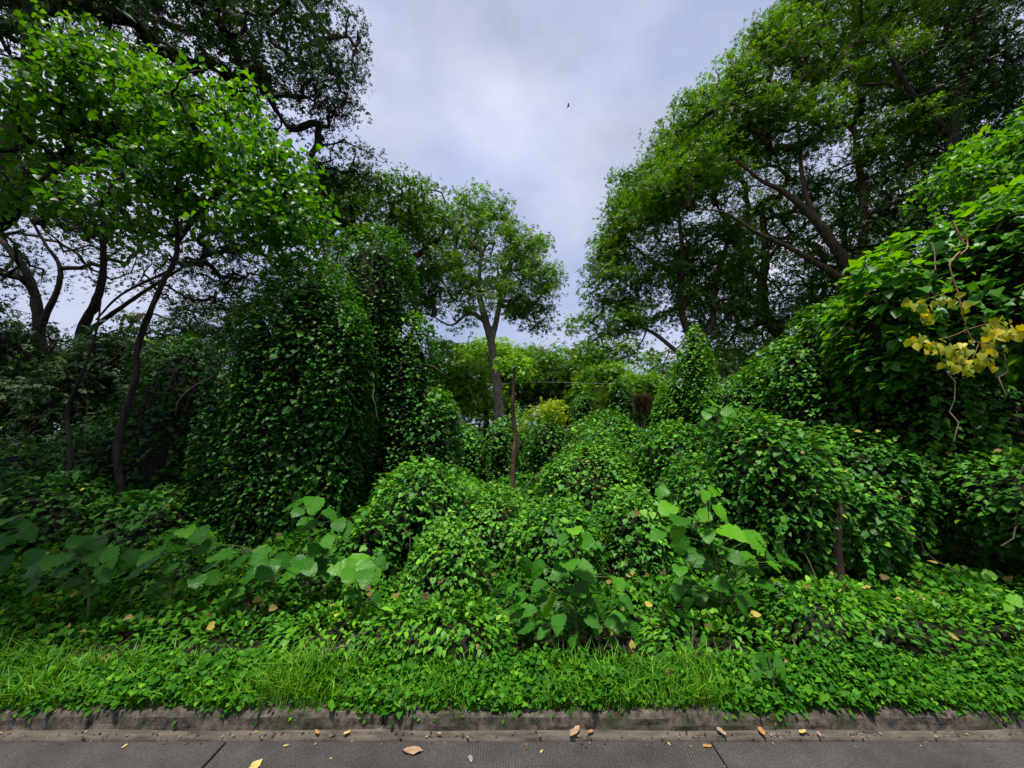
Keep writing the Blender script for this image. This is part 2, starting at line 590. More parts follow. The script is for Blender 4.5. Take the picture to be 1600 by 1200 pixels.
def smooth_path(pts, rad, k=6, wob=0.0):
    pts, rad = np.asarray(pts, float), np.asarray(rad, float)
    n = len(pts)
    e = np.concatenate([[2 * pts[0] - pts[1]], pts, [2 * pts[-1] - pts[-2]]])
    out, ro = [], []
    for i in range(n - 1):
        p0, p1, p2, p3 = e[i:i + 4]
        for s in np.linspace(0, 1, k, endpoint=False):
            out.append(.5 * (2 * p1 + (p2 - p0) * s + (2 * p0 - 5 * p1 + 4 * p2 - p3) * s * s + (3 * p1 - p0 - 3 * p2 + p3) * s ** 3))
            ro.append(rad[i] * (1 - s) + rad[i + 1] * s)
    out.append(pts[-1]); ro.append(rad[-1])
    out = np.array(out); ro = np.array(ro)
    if wob:
        out[1:-1] += R.normal(size=(len(out) - 2, 3)) * wob * ro[1:-1, None]
        ro *= 1 + R.normal(size=len(ro)) * .05
    return out, ro


class Tubes:
    def __init__(s): s.V, s.F, s.n = [], [], 0
    def add(s, pts, rad, sides=8):
        V, Fq = tube_arrays(pts, rad, sides)
        s.V.append(V); s.F.append(Fq + s.n); s.n += len(V)
    def build(s, name, mat, parent=None, kind=None):
        return link(name, mesh_np(name, np.concatenate(s.V), [np.concatenate(s.F)], mat, smooth=True), parent, kind)


# ------------------------------------------------------------------ trees
def make_tree(name, label, limbs, crowns, n_clusters, per, leaf, mat, bark, tpl=T_SPRAY, cat='tree', group=None,
              spread=(.5, .5, .18), twig=.012, droop=.25, tint_mu=.45, hollow=.55, trunk_name='trunk', seed=1, objs=0, obj_mat=None, hang=0.0):
    """limbs: list of (points, radii) in metres, the first one the trunk.  crowns: list of (centre, radii)."""
    rg = np.random.default_rng(seed * 101 + 3)
    base = limbs[0][0][0]
    root = thing(name, label, cat, base, group)
    nodes, par, fixed = [], [], []
    tb = Tubes()
    for k, (pts, rad) in enumerate(limbs):
        sp, sr = smooth_path(pts, rad, 6, .06)
        tb.add(sp, sr, 10 if sr[0] > .08 else 7)
        if k == 0: n0 = int(len(sp) * .55)
        else: n0 = len(sp) // 3
        for q in range(n0, len(sp)):
            nodes.append(sp[q]); par.append(-1); fixed.append(sr[q])
    tb.build(trunk_name, bark, root)
    # cluster centres through the crown's volume, most of them near its outside
    vol = np.array([c[1][0] * c[1][2] for c in crowns]) ** .9
    which = rg.choice(len(crowns), n_clusters, p=vol / vol.sum())
    C = np.array([crowns[i][0] for i in which])
    S = np.array([crowns[i][1] for i in which])
    d = unit(rg.normal(size=(n_clusters, 3)))
    rr = rg.uniform(hollow ** 3, 1, n_clusters) ** (1 / 3)
    cl = C + d * S * rr[:, None]
    nodes = np.array(nodes)
    d0 = np.linalg.norm(cl[:, None, :] - nodes[None, ::3], axis=2).min(1)
    order = np.argsort(d0)
    NX = np.zeros((len(nodes) + n_clusters * 3, 3))
    NX[:len(nodes)] = nodes
    P_ = np.full(len(NX), -1)
    cnt = len(nodes)
    nfix = cnt
    for i in order:
        q = cl[i]
        dd = np.linalg.norm(NX[:cnt] - q, axis=1)
        j = int(np.argmin(dd + (np.arange(cnt) < nfix) * .0))
        a = NX[j]
        dj = dd[j]
        for f in (.35, .7, 1.0):
            p = a + (q - a) * f + (rg.normal(size=3) * .07 * dj if f < 1 else 0)
            p[2] += .06 * dj * math.sin(f * 3.14)
            NX[cnt] = p
            P_[cnt] = j
            j = cnt
            cnt += 1
    w = np.zeros(cnt)
    for k in range(cnt - 1, nfix - 1, -1):
        w[k] += 1
        if P_[k] >= nfix: w[P_[k]] += w[k]
    rad = twig * np.maximum(w, 1) ** .45
    k = np.arange(nfix, cnt)
    a, b = NX[P_[k]], NX[k]
    ra = np.where(P_[k] >= nfix, rad[P_[k].clip(0)], rad[k] * 1.15)
    rb = rad[k]
    # frustums, three-sided
    t = unit(b - a)
    u = unit(np.cross(t, np.array([.31, .9, .3])))
    v = np.cross(t, u)
    ang = np.arange(3) * np.pi / 1.5
    ring = u[:, None] * np.cos(ang)[None, :, None] + v[:, None] * np.sin(ang)[None, :, None]
    Va = a[:, None] + ring * np.minimum(ra, rb * 1.9)[:, None, None]
    Vb = b[:, None] + t[:, None] * (rb * .4)[:, None, None] + ring * rb[:, None, None]
    V = np.concatenate([Va, Vb], 1).reshape(-1, 3)
    fi = np.array([[0, 1, 4, 3], [1, 2, 5, 4], [2, 0, 3, 5]])
    FF = (fi[None] + (np.arange(len(k)) * 6)[:, None, None]).reshape(-1, 4)
    link('branches', mesh_np('branches', V, [FF], bark, smooth=True), root, 'stuff')
    # leaves in flat pads round each twig end
    n = n_clusters * per
    ci = np.repeat(np.arange(n_clusters), per)
    szc = rg.uniform(.6, 1.35, n_clusters)
    off = rg.normal(size=(n, 3)).clip(-1.8, 1.8)
    a_ = rg.uniform(0, 6.283, n)
    r_ = np.sqrt(rg.random(n)) * 1.75
    off[:, 0], off[:, 1] = np.cos(a_) * r_, np.sin(a_) * r_
    off = off * np.array(spread) * szc[ci][:, None] * np.array([c[2] if len(c) > 2 else 1.0 for c in crowns])[which][ci][:, None]
    rad_h = np.linalg.norm(off[:, :2], axis=1)
    off[:, 2] -= .25 * rad_h ** 2 / max(spread[0], .1)
    if hang:
        off[:, 2] -= np.abs(rg.normal(size=n)) * hang * (rg.random(n) < .5)
    pos = cl[ci] + off
    T = unit(off * np.array([1, 1, .3]) + rg.normal(size=(n, 3)) * .35) + np.array([0, 0, -droop])
    N = np.array([0, 0, 1.0]) + rg.normal(size=(n, 3)) * .45
    sc = leaf * rg.uniform(.65, 1.3, n) * np.array([c[2] if len(c) > 2 else 1.0 for c in crowns])[which][ci]
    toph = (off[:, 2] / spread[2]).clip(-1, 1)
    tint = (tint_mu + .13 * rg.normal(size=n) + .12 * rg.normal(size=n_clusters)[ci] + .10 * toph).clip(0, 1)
    fr = frames(T, N)
    keep = np.ones(n, bool)
    if objs:
        sx, sy, dep = proj(pos)
        ok = (sx > 0) & (sx < 1600) & (sy > 0) & (sy < 1200)
        sc_ = np.where(ok, sc / dep * (.5 + rg.random(n)), 0)
        pick = np.argsort(-sc_)[:objs]
        pick = pick[sc_[pick] > 0]
        keep[pick] = False
        single_leaves(tpl, pos[pick], fr[pick], sc[pick], tint[pick], obj_mat, root, 'leaf')
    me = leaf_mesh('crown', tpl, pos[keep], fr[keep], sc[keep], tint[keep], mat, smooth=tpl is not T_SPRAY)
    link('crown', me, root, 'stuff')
    return root


_TPL = {}


def single_leaves(tpl, pos, fr, sc, tint, mat, parent, name='leaf', wid=1.0):
    key = (id(tpl[0]), mat.name)
    if key not in _TPL:
        _TPL[key] = mesh_np(name, tpl[0], [tpl[1]], mat, smooth=True)
    me = _TPL[key]
    pl = np.array(parent.location)
    for p, f, s, t in zip(pos, fr, sc, tint):
        o = bpy.data.objects.new(name, me)
        m = np.eye(4)
        m[:3, :3] = (f * s).T
        m[:3, 3] = p - pl
        o.parent = parent
        o.matrix_local = Matrix(m.tolist())
        o.color = (float(t), float(t), float(t), 1)
        COL.objects.link(o)


def limb(*spec):
    """(px, py, Y, radius) ... -> (points, radii)"""
    return (np.array([P(a, b, c) for a, b, c, _ in spec]), [d for *_, d in spec])


def to_ground(l, dz=-.3):
    """lead a limb's first point down into the ground"""
    pts, rad = l
    g = pts[0].copy()
    g[2] = dz
    return (np.concatenate([[g], pts]), [rad[0] * 1.25] + list(rad))


def CR(px, py, w, h, Y, d=None):
    """crown lobe: pixel centre, pixel width and height, distance, half depth in metres"""
    c = P(px, py, Y)
    s = Y / F
    return (c, np.array([w * s / 2, d if d else w * s / 2, h * s / 2]))


# ------------------------------------------------------------------ vine-covered mounds
def LB(x0, x1, yt, yb, Y, ry, n=2.6, lean=0.0):
    xc = (x0 + x1) / 2
    t, b = P(xc, yt, Y), P(xc, yb, Y)
    l, r_ = P(x0, (yt + yb) / 2, Y), P(x1, (yt + yb) / 2, Y)
    c = (t + b) / 2
    return dict(c=c, r=np.array([abs(r_[0] - l[0]) / 2, ry, abs(t[2] - b[2]) / 2]), n=n, lean=lean)


def lobe_points(lb, k, rg):
    r, n = lb['r'], lb['n']
    d = unit(rg.normal(size=(k * 5, 3)))
    # the points of a plain sphere, pulled out towards the poles for tall lobes
    s = (np.abs(d / r) ** n).sum(1) ** (-1 / n)
    p = d * s[:, None]
    g = unit(np.sign(p) * np.abs(p / r) ** (n - 1) / r)
    w = s ** 2 / np.maximum((g * d).sum(1), .15)
    i = rg.choice(len(d), k, p=w / w.sum())
    q = p[i]
    q = q + np.stack([lb['lean'] * (q[:, 2] / r[2]) * r[0], 0 * q[:, 0], 0 * q[:, 0]], -1)
    return q + lb['c'], g[i]


ALL_LOBES = []


def inside(p, lb, f=1.0):
    q = (p - lb['c'])
    q = q - np.stack([lb['lean'] * (q[:, 2] / lb['r'][2]) * lb['r'][0], 0 * q[:, 0], 0 * q[:, 0]], -1)
    return (np.abs(q / (lb['r'] * f)) ** lb['n']).sum(1) < 1


def bumpy(p, g, amp, seed):
    e = noise(p * np.array([1, 1, .5]), 1.3, seed) * amp + noise(p * np.array([1.3, 1.3, .3]), 3.4, seed + 1) * amp * .7
    return p + g * e[:, None]


def make_mound(name, label, lobes, dens, leaf, cat='vine thicket', group=None, mat='vine', objs=300, obj_mat='vine_o',
               amp=.16, depth=.22, seed=1, tint_mu=.42, tpl=T_HEART, gap=.35, core=.80, topglow=.18, strands=0, strand_len=.5, part='leaf', trunk=None, zmin=.05, minpx=10, flat=.55):
    rg = np.random.default_rng(seed * 77 + 5)
    if mat == 'vine':
        leaf, dens, amp, minpx = (leaf * .74, dens * 1.7, amp * .72, 9) if 'tree' in cat else (leaf * .64, dens * 2.2, amp * .62, 9)
    base = lobes[0]['c'].copy()
    base[2] = 0.0
    root = thing(name, label, cat, base, group)
    ALL_LOBES.extend(lobes)
    # the tangle of stems inside
    V, Fq, nb = [], [], 0
    for lb in lobes:
        nu, nv = 28, 18
        uu, vv = np.meshgrid(np.linspace(0, 2 * np.pi, nu, endpoint=False), np.linspace(.02, np.pi - .02, nv))
        d = np.stack([np.cos(uu) * np.sin(vv), np.sin(uu) * np.sin(vv), np.cos(vv)], -1).reshape(-1, 3)
        r = np.maximum(lb['r'] - (depth + .05), lb['r'] * .45)
        s = (np.abs(d / r) ** lb['n']).sum(1) ** (-1 / lb['n'])
        p = d * s[:, None]
        p = p + np.stack([lb['lean'] * (p[:, 2] / lb['r'][2]) * lb['r'][0], 0 * p[:, 0], 0 * p[:, 0]], -1) + lb['c']
        p = bumpy(p, unit(d / r), amp, seed)
        p[:, 2] = np.maximum(p[:, 2], -.1)
        i = np.arange(nu * nv).reshape(nv, nu)
        f = np.stack([i[:-1], i[1:], np.roll(i, -1, 1)[1:], np.roll(i, -1, 1)[:-1]], -1).reshape(-1, 4)
        V.append(p); Fq.append(f + nb); nb += len(p)
    link('stem_tangle', mesh_np('stem_tangle', np.concatenate(V), [np.concatenate(Fq)], M['core'], smooth=True), root, 'stuff')
    if trunk: trunk.build('trunk', M['bark_dark'], root)
    PP, GG, TT = [], [], []
    for q, lb in enumerate(lobes):
        a, b, c = lb['r']
        area = 4 * np.pi * (((a * b) ** 1.6 + (a * c) ** 1.6 + (b * c) ** 1.6) / 3) ** (1 / 1.6) * 1.15
        k = int(area * dens * .8)
        p, g = lobe_points(lb, k, rg)
        # fewer leaves on the far side
        view = unit(np.array([0, 0, CAMZ]) - p)
        face = (view * g).sum(1)
        keep = (face > -.25) | (rg.random(k) < .25)
        keep &= p[:, 2] > zmin
        for q2, l2 in enumerate(lobes):
            if q2 != q: keep &= ~inside(p, l2, .93)
        p, g, face = p[keep], g[keep], face[keep]
        PP.append(p); GG.append(g)
    p, g = np.concatenate(PP), np.concatenate(GG)
    # gaps between the trailing stems
    gp = noise(p * np.array([1.7, 1.7, .8]), 2.6, seed + 2) + .25 * rg.normal(size=len(p))
    keep = gp > -gap - .35
    p, g, gp = p[keep], g[keep], gp[keep]
    ztop = max(lb['c'][2] + lb['r'][2] for lb in lobes)
    inward = np.abs(rg.normal(size=len(p))) * depth * (.55 if mat != 'cover' else .35)
    pos = bumpy(p, g, amp, seed) - g * inward[:, None]
    # trailing strands below the skirt
    down = np.array([0, 0, -1.0])
    n = len(pos)
    out = unit(g * np.array([1, 1, .2]) + 1e-6)
    T = down * .36 + out * .85 + rg.normal(size=(n, 3)) * .36
    N = g * flat * .55 + np.array([0, 0, 1.0]) + rg.normal(size=(n, 3)) * .24
    sc = leaf * np.exp(rg.normal(size=n) * .27).clip(.5, 1.7) * (1 + .32 * noise(p, 1.5, seed + 4).clip(-1, 1))
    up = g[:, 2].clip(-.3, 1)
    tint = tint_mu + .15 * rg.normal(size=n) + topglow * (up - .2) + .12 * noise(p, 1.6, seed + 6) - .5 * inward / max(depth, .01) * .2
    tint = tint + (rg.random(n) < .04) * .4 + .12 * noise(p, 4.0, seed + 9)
    # loose shoots standing off the outline
    ns = max(8, len(pos) // 260)
    cand = np.where((g[:, 2] > .05) & (inward < depth * .4))[0]
    shoots = []
    if len(cand):
        b1, b2, b3, b4, b5 = [], [], [], [], []
        for i in rg.choice(cand, min(ns, len(cand)), replace=False):
            ln = leaf * rg.uniform(1.0, 3.2)
            m = int(ln / (leaf * .40)) + 2
            dr = unit(g[i] * .8 + np.array([0, 0, .5]) + rg.normal(size=3) * .35)
            z = np.linspace(0, 1, m)[:, None]
            q = pos[i] + dr * z * ln + np.array([0, 0, -1]) * (z ** 2) * ln * rg.uniform(.1, .6)
            shoots.append(q.copy())
            q = q + rg.normal(size=q.shape) * leaf * .15
            b1.append(q)
            b2.append(dr * .3 + np.array([0, 0, -.35]) + rg.normal(size=(m, 3)) * .6)
            b3.append(np.array([0, -.1, 1.0]) + rg.normal(size=(m, 3)) * .35)
            b4.append(np.full(m, tint_mu + .2) + .12 * rg.normal(size=m))
            b5.append(leaf * (1.0 - .5 * z[:, 0]) * rg.uniform(.7, 1.1, m))
        k_ = len(np.concatenate(b1))
        pos = np.concatenate([pos, np.concatenate(b1)])
        T = np.concatenate([T, np.concatenate(b2)])
        N = np.concatenate([N, np.concatenate(b3)])
        tint = np.concatenate([tint, np.concatenate(b4)])
        sc = np.concatenate([sc, np.concatenate(b5)])
        inward = np.concatenate([inward, np.zeros(k_)])
        g = np.concatenate([g, np.tile(np.array([0, -.7, .7]), (k_, 1))])
        p = np.concatenate([p, np.concatenate(b1)])
    tbv = Tubes()
    for q in shoots: tbv.add(q, np.linspace(.004, .0015, len(q)), 4)
    if leaf < .11 and len(cand):
        for i in rg.choice(cand, min(8, len(cand)), replace=False):
            m = 9
            q = pos[i] + np.cumsum(np.concatenate([[[0, 0, 0]], rg.normal(size=(m - 1, 3)) * .05 + np.array([rg.normal() * .05, -.03, -.10])]), 0)
            tbv.add(q, np.full(m, .006), 5)
    if tbv.V: tbv.build('trailing_stems', M['twig'], root, 'stuff')
    if strands:
        sp, sg = p, g
        cand = np.where((np.abs(g[:, 2]) < .6) & ((np.array([0, -1, 0]) * g).sum(1) > .1))[0]
        st = rg.choice(cand, min(strands, len(cand)), replace=False)
        a1, a2, a3, a4 = [], [], [], []
        for i in st:
            ln = strand_len * rg.uniform(.5, 1.3)
            m = int(ln / (leaf * .42)) + 2
            z = np.linspace(0, ln, m)
            q = pos[i] + g[i] * rg.uniform(.05, .14) + np.stack([.05 * np.sin(z * 5 + i), .05 * np.cos(z * 4 + i), -z], -1)
            q += rg.normal(size=q.shape) * leaf * .22
            a1.append(q)
            side = rg.normal(size=(m, 3)) * .5
            a2.append(down * .7 + g[i] * .6 + side)
            a3.append(g[i] * .7 + np.array([0, 0, .6]) + rg.normal(size=(m, 3)) * .25)
            a4.append(np.full(m, tint_mu + .1 + .12 * rg.normal()))
        q = np.concatenate(a1)
        ok = q[:, 2] > zmin
        pos = np.concatenate([pos, q[ok]])
        T = np.concatenate([T, np.concatenate(a2)[ok]])
        N = np.concatenate([N, np.concatenate(a3)[ok]])
        tint = np.concatenate([tint, np.concatenate(a4)[ok]])
        sc = np.concatenate([sc, leaf * rg.uniform(.7, 1.25, ok.sum())])
        inward = np.concatenate([inward, np.zeros(ok.sum())])
        g = np.concatenate([g, np.concatenate([np.repeat(sg[i][None], len(a), 0) for i, a in zip(st, a1)])[ok]])
    tint = tint.clip(0, 1)
    fr = frames(T, N)
    n = len(pos)
    keep = np.ones(n, bool)
    if objs:
        sx, sy, dep = proj(pos)
        pxs = sc * F / dep
        view = unit(np.array([0, 0, CAMZ]) - pos)
        ok = (sx > 0) & (sx < 1600) & (sy > 0) & (sy < 1200) & ((view * g).sum(1) > .1) & (pxs > minpx)
        val = np.where(ok, pxs * (.6 + .4 * np.abs((view * fr[:, 2]).sum(1))) * (1 - .6 * (inward / max(depth, .01)).clip(0, 1)) * rg.uniform(.7, 1.2, n), 0)
        pick = np.argsort(-val)[:objs]
        pick = pick[val[pick] > 0]
        keep[pick] = False
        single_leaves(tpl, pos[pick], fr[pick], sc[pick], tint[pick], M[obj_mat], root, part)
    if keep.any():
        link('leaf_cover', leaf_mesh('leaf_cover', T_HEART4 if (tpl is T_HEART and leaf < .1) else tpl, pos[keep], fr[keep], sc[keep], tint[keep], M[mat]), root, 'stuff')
    return root


def trunk_in(px, Y, top, r=.1):
    t = Tubes()
    b = P(px, 700, Y)
    z = np.linspace(-.2, top, 7)
    pts = np.stack([b[0] + R.normal(size=7) * .04, Y + R.normal(size=7) * .04, z], -1)
    t.add(pts, np.linspace(r * 1.2, r * .6, 7), 7)
    return t


VG = 'vine thickets smothering the clearing'
make_mound('vine_covered_tree', 'broad dark green vine tower left of centre with a bright rounded right edge',
           [LB(398, 560, 408, 940, 5.7, .85, 3.4), LB(335, 450, 468, 960, 5.9, .75, 3.0), LB(490, 578, 468, 960, 5.6, .7, 3.0)],
           880, .064, 'vine-covered tree', VG, seed=1, amp=.085, strands=16, strand_len=.4, trunk=trunk_in(470, 5.6, 3.2), tint_mu=.36, depth=.28, topglow=.5)
make_mound('vine_covered_tree', 'taller vine tower behind the broad one, stepping down on its right',
           [LB(505, 648, 358, 900, 7.2, 1.0, 3.3), LB(585, 690, 490, 900, 7.0, .9, 3.0), LB(630, 722, 600, 900, 6.8, .8, 2.8)],
           560, .074, 'vine-covered tree', VG, seed=2, amp=.09, strands=8, trunk=trunk_in(560, 7.8, 4.6), tint_mu=.36, depth=.3, topglow=.5)
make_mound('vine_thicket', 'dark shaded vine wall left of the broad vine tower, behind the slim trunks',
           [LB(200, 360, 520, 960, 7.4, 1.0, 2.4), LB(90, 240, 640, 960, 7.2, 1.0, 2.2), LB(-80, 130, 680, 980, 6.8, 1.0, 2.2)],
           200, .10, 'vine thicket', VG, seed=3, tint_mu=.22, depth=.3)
make_mound('vine_thicket', 'low leafy vine mound at the right foot of the vine towers',
           [LB(585, 735, 722, 900, 5.2, .8, 2.2), LB(540, 640, 790, 930, 4.6, .6, 2.2)], 420, .082, 'vine thicket', VG, seed=4, tint_mu=.46)
make_mound('vine_thicket', 'small pointed vine mound in front of centre, left of the middle sapling',
           [LB(632, 772, 812, 1010, 3.9, .5, 2.0), LB(672, 730, 800, 960, 3.9, .3, 2.0)], 800, .058, 'vine thicket', VG, seed=5, amp=.09, depth=.14, tint_mu=.5)
make_mound('vine_thicket', 'round vine hill at the centre, right of the thin bare stem',
           [LB(828, 1015, 690, 930, 6.3, 1.0, 2.1), LB(880, 985, 655, 900, 7.0, .9, 2.0)], 400, .085, 'vine thicket', VG, seed=6, tint_mu=.5)
make_mound('vine_thicket', 'vine mound behind the round centre hill, reaching towards the dark cone',
           [LB(880, 1010, 645, 800, 9.0, .9, 2.2), LB(940, 1030, 665, 800, 8.6, .8, 2.2)], 300, .10, 'vine thicket', VG, seed=7, tint_mu=.45, objs=150)
make_mound('vine_thicket', 'distant vine mound at the foot of the tall centre tree',
           [LB(752, 812, 652, 800, 10.5, .8, 2.2)], 240, .11, 'vine thicket', VG, seed=8, objs=0)
make_mound('vine_thicket', 'distant vine mound just right of the thin bare stem, below the lime shrub',
           [LB(818, 884, 648, 800, 10.3, .8, 2.4)], 240, .11, 'vine thicket', VG, seed=9, objs=0, tint_mu=.32)
make_mound('vine_thicket', 'distant vine mound beneath the white utility pole',
           [LB(700, 758, 664, 800, 10.6, .8, 2.3)], 240, .11, 'vine thicket', VG, seed=10, objs=0)
make_mound('vine_cone', 'small vine-covered cone in the distance, left of the dark narrow cone',
           [LB(890, 940, 608, 720, 12, .5, 2.0)], 260, .11, 'vine thicket', VG, seed=11, objs=0, tint_mu=.36, amp=.08)
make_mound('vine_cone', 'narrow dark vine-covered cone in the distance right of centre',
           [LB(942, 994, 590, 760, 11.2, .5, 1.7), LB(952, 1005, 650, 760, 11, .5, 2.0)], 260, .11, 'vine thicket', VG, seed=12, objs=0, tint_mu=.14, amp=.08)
make_mound('vine_cone', 'tall bright vine-covered cone standing in front of the right-hand trees',
           [LB(1050, 1128, 506, 800, 7.9, .65, 1.7), LB(1022, 1100, 585, 800, 8.3, .7, 2.3), LB(1080, 1150, 600, 800, 8.0, .6, 2.1)], 480, .085, 'vine thicket', VG, seed=13, tint_mu=.62, objs=200, amp=.08)  # raised tint stands in for skylight on the steep sides
make_mound('vine_thicket', 'vine slope below the tall bright cone, right of centre',
           [LB(990, 1110, 655, 830, 6.4, .9, 2.2), LB(1100, 1230, 580, 820, 6.8, 1.0, 2.3), LB(1140, 1260, 560, 820, 6.9, .9, 2.3)], 360, .09, 'vine thicket', VG, seed=14, tint_mu=.46)
make_mound('vine_thicket', 'high vine wall on the right beneath the big curved limb',
           [LB(1245, 1375, 468, 800, 5.6, .9, 2.6), LB(1180, 1300, 525, 800, 5.9, .9, 2.3), LB(1330, 1450, 480, 800, 5.0, .9, 2.8), LB(1400, 1500, 540, 800, 4.8, .8, 2.6)], 360, .09, 'vine thicket', VG, seed=15, tint_mu=.48, strands=40, depth=.28)
make_mound('vine_thicket', 'large rounded vine mound right of centre, with a broken post at its foot',
           [LB(1095, 1285, 640, 900, 4.4, .8, 2.0), LB(1030, 1150, 705, 880, 4.7, .7, 2.1), LB(1235, 1410, 662, 870, 4.8, .8, 2.1), LB(1360, 1500, 672, 850, 5.0, .8, 2.2), LB(1270, 1380, 730, 880, 4.2, .5, 2.2)],
           420, .082, 'vine thicket', VG, seed=16, tint_mu=.40, strands=50, strand_len=.4)
make_mound('vine_thicket', 'vine mound at the right edge, below the dark hollow',
           [LB(1505, 1680, 705, 860, 3.9, .7, 2.3), LB(1600, 1800, 720, 900, 3.9, .8, 2.3)], 480, .072, 'vine thicket', VG, seed=17, tint_mu=.42, amp=.12)
make_mound('vine_thicket', 'leafy vine bank directly behind the middle sapling',
           [LB(790, 950, 775, 990, 4.4, .7, 2.2), LB(920, 1060, 765, 990, 4.6, .7, 2.2)], 480, .075, 'vine thicket', VG, seed=22, tint_mu=.46, amp=.14)
make_mound('vine_thicket', 'vine mound filling the dip at the foot of the thin bare stem',
           [LB(705, 840, 762, 960, 5.3, .8, 2.2), LB(640, 760, 745, 900, 6.2, .8, 2.2)], 420, .08, 'vine thicket', VG, seed=23, tint_mu=.5, amp=.14)
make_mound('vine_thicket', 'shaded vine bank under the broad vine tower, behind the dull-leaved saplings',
           [LB(380, 620, 850, 1020, 4.2, .6, 2.2), LB(160, 420, 855, 1020, 4.3, .6, 2.2), LB(-120, 200, 860, 1020, 4.3, .7, 2.2)], 420, .075, 'vine thicket', VG, seed=24, tint_mu=.3, amp=.14)  # low tint puts the tower's shade into these leaves
make_mound('vine_thicket', 'shaded low vine bank in the hollow at the right, behind the sloping bank',
           [LB(1270, 1480, 925, 1040, 3.7, .45, 2.2), LB(1440, 1680, 905, 1040, 3.6, .45, 2.2)], 480, .07, 'vine thicket', VG, seed=25, tint_mu=.36, amp=.12)
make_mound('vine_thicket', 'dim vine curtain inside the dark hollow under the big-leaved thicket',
           [LB(1470, 1640, 570, 860, 5.6, .7, 2.4), LB(1600, 1800, 540, 860, 5.4, .7, 2.4)], 240, .10, 'vine thicket', VG, seed=26, tint_mu=.2, amp=.16)  # very low tint paints in the darkness of the hollow
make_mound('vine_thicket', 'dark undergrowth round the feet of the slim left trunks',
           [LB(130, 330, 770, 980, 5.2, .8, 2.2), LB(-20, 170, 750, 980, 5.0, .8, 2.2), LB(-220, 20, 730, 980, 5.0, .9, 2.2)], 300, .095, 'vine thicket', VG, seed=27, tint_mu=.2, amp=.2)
make_mound('broadleaf_thicket', 'pale green thicket of big round leaves overhanging the upper right',
           [LB(1340, 1430, 415, 620, 4.5, .6, 2.2), LB(1400, 1530, 355, 620, 4.5, .7, 2.3), LB(1500, 1680, 305, 600, 4.1, .8, 2.4), LB(1600, 1800, 270, 640, 3.9, .9, 2.4)],
           420, .098, 'thicket', None, seed=18, mat='broad', obj_mat='broad_o', tint_mu=.42, amp=.15, depth=.3, flat=.7, trunk=trunk_in(1760, 4.4, 2.9, .12), strands=20, strand_len=.4)
make_mound('vine_hedge', 'low leafy hedge bank behind the verge, left of the middle sapling',
           [LB(560, 800, 945, 1100, 2.95, .36, 2.9), LB(420, 640, 960, 1100, 2.95, .34, 2.9)], 1700, .040, 'hedge', None, seed=19, mat='cover', obj_mat='vine_o', tint_mu=.45, amp=.06, depth=.2, tpl=T_OVATE, objs=300)
make_mound('vine_hedge', 'low leafy hedge bank at the left, below the drooping big leaves',
           [LB(230, 470, 965, 1100, 3.0, .36, 2.9), LB(20, 280, 985, 1100, 2.95, .34, 2.9), LB(-200, 60, 985, 1120, 2.9, .34, 2.9)], 1600, .040, 'hedge', None, seed=20, mat='cover', tint_mu=.36, amp=.06, depth=.2, tpl=T_OVATE, objs=300)
make_mound('vine_hedge', 'sloping leafy bank right of the large-leaved sapling, falling to the right',
           [LB(1190, 1400, 915, 1100, 3.0, .4, 2.9), LB(1340, 1600, 945, 1100, 3.0, .4, 2.9), LB(1520, 1800, 950, 1100, 2.9, .4, 2.9), LB(1000, 1230, 965, 1100, 2.9, .34, 2.9)], 1600, .040, 'hedge', None, seed=21, mat='cover', tint_mu=.46, amp=.06, depth=.2, tpl=T_OVATE, objs=300)


# ------------------------------------------------------------------ vine carpet, weeds and grass on the verge
def carpet():
    rg = np.random.default_rng(5)
    parts = []
    for y0, y1, dn, sz in ((3.05, 4.2, 1000, .05), (4.2, 7, 560, .07), (7, 11, 260, .09), (11, 18, 80, .14)):
        y = np.sqrt(rg.uniform(y0 ** 2, y1 ** 2, int(dn * 1.5 * (y1 ** 2 - y0 ** 2))))
        x = rg.uniform(-1.5, 1.5, len(y)) * y
        parts.append((x, y, np.full(len(y), sz)))
    x, y, s = (np.concatenate([p[i] for p in parts]) for i in range(3))
    h = h_cover(x, y)
    q = np.stack([x, y, h], -1)
    k = np.ones(len(x), bool)
    for lb in ALL_LOBES: k &= ~inside(q, lb, .9)
    x, y, s, h = x[k], y[k], s[k], h[k]
    n = len(x)
    e = .03
    gx = (h_cover(x + e, y) - h) / e
    gy = (h_cover(x, y + e) - h) / e
    g = unit(np.stack([-gx, -gy, np.ones(n)], -1))
    pos = np.stack([x, y, h - np.abs(rg.normal(size=n)) * .09], -1)
    T = rg.normal(size=(n, 3)) * np.array([.7, .7, .3]) + np.array([0, -.5, -.35])
    N = g + rg.normal(size=(n, 3)) * .4
    tint = (.46 + .16 * rg.normal(size=n) + .15 * noise(pos, 1.3, 5)).clip(0, 1)
    me = leaf_mesh('vine_carpet', T_HEART4, pos, frames(T, N), s * rg.uniform(.6, 1.3, n), tint, M['cover'])
    tag(link('vine_carpet', me), 'knee-high carpet of green vine leaves covering the clearing floor', 'ground cover', kind='stuff')


carpet()


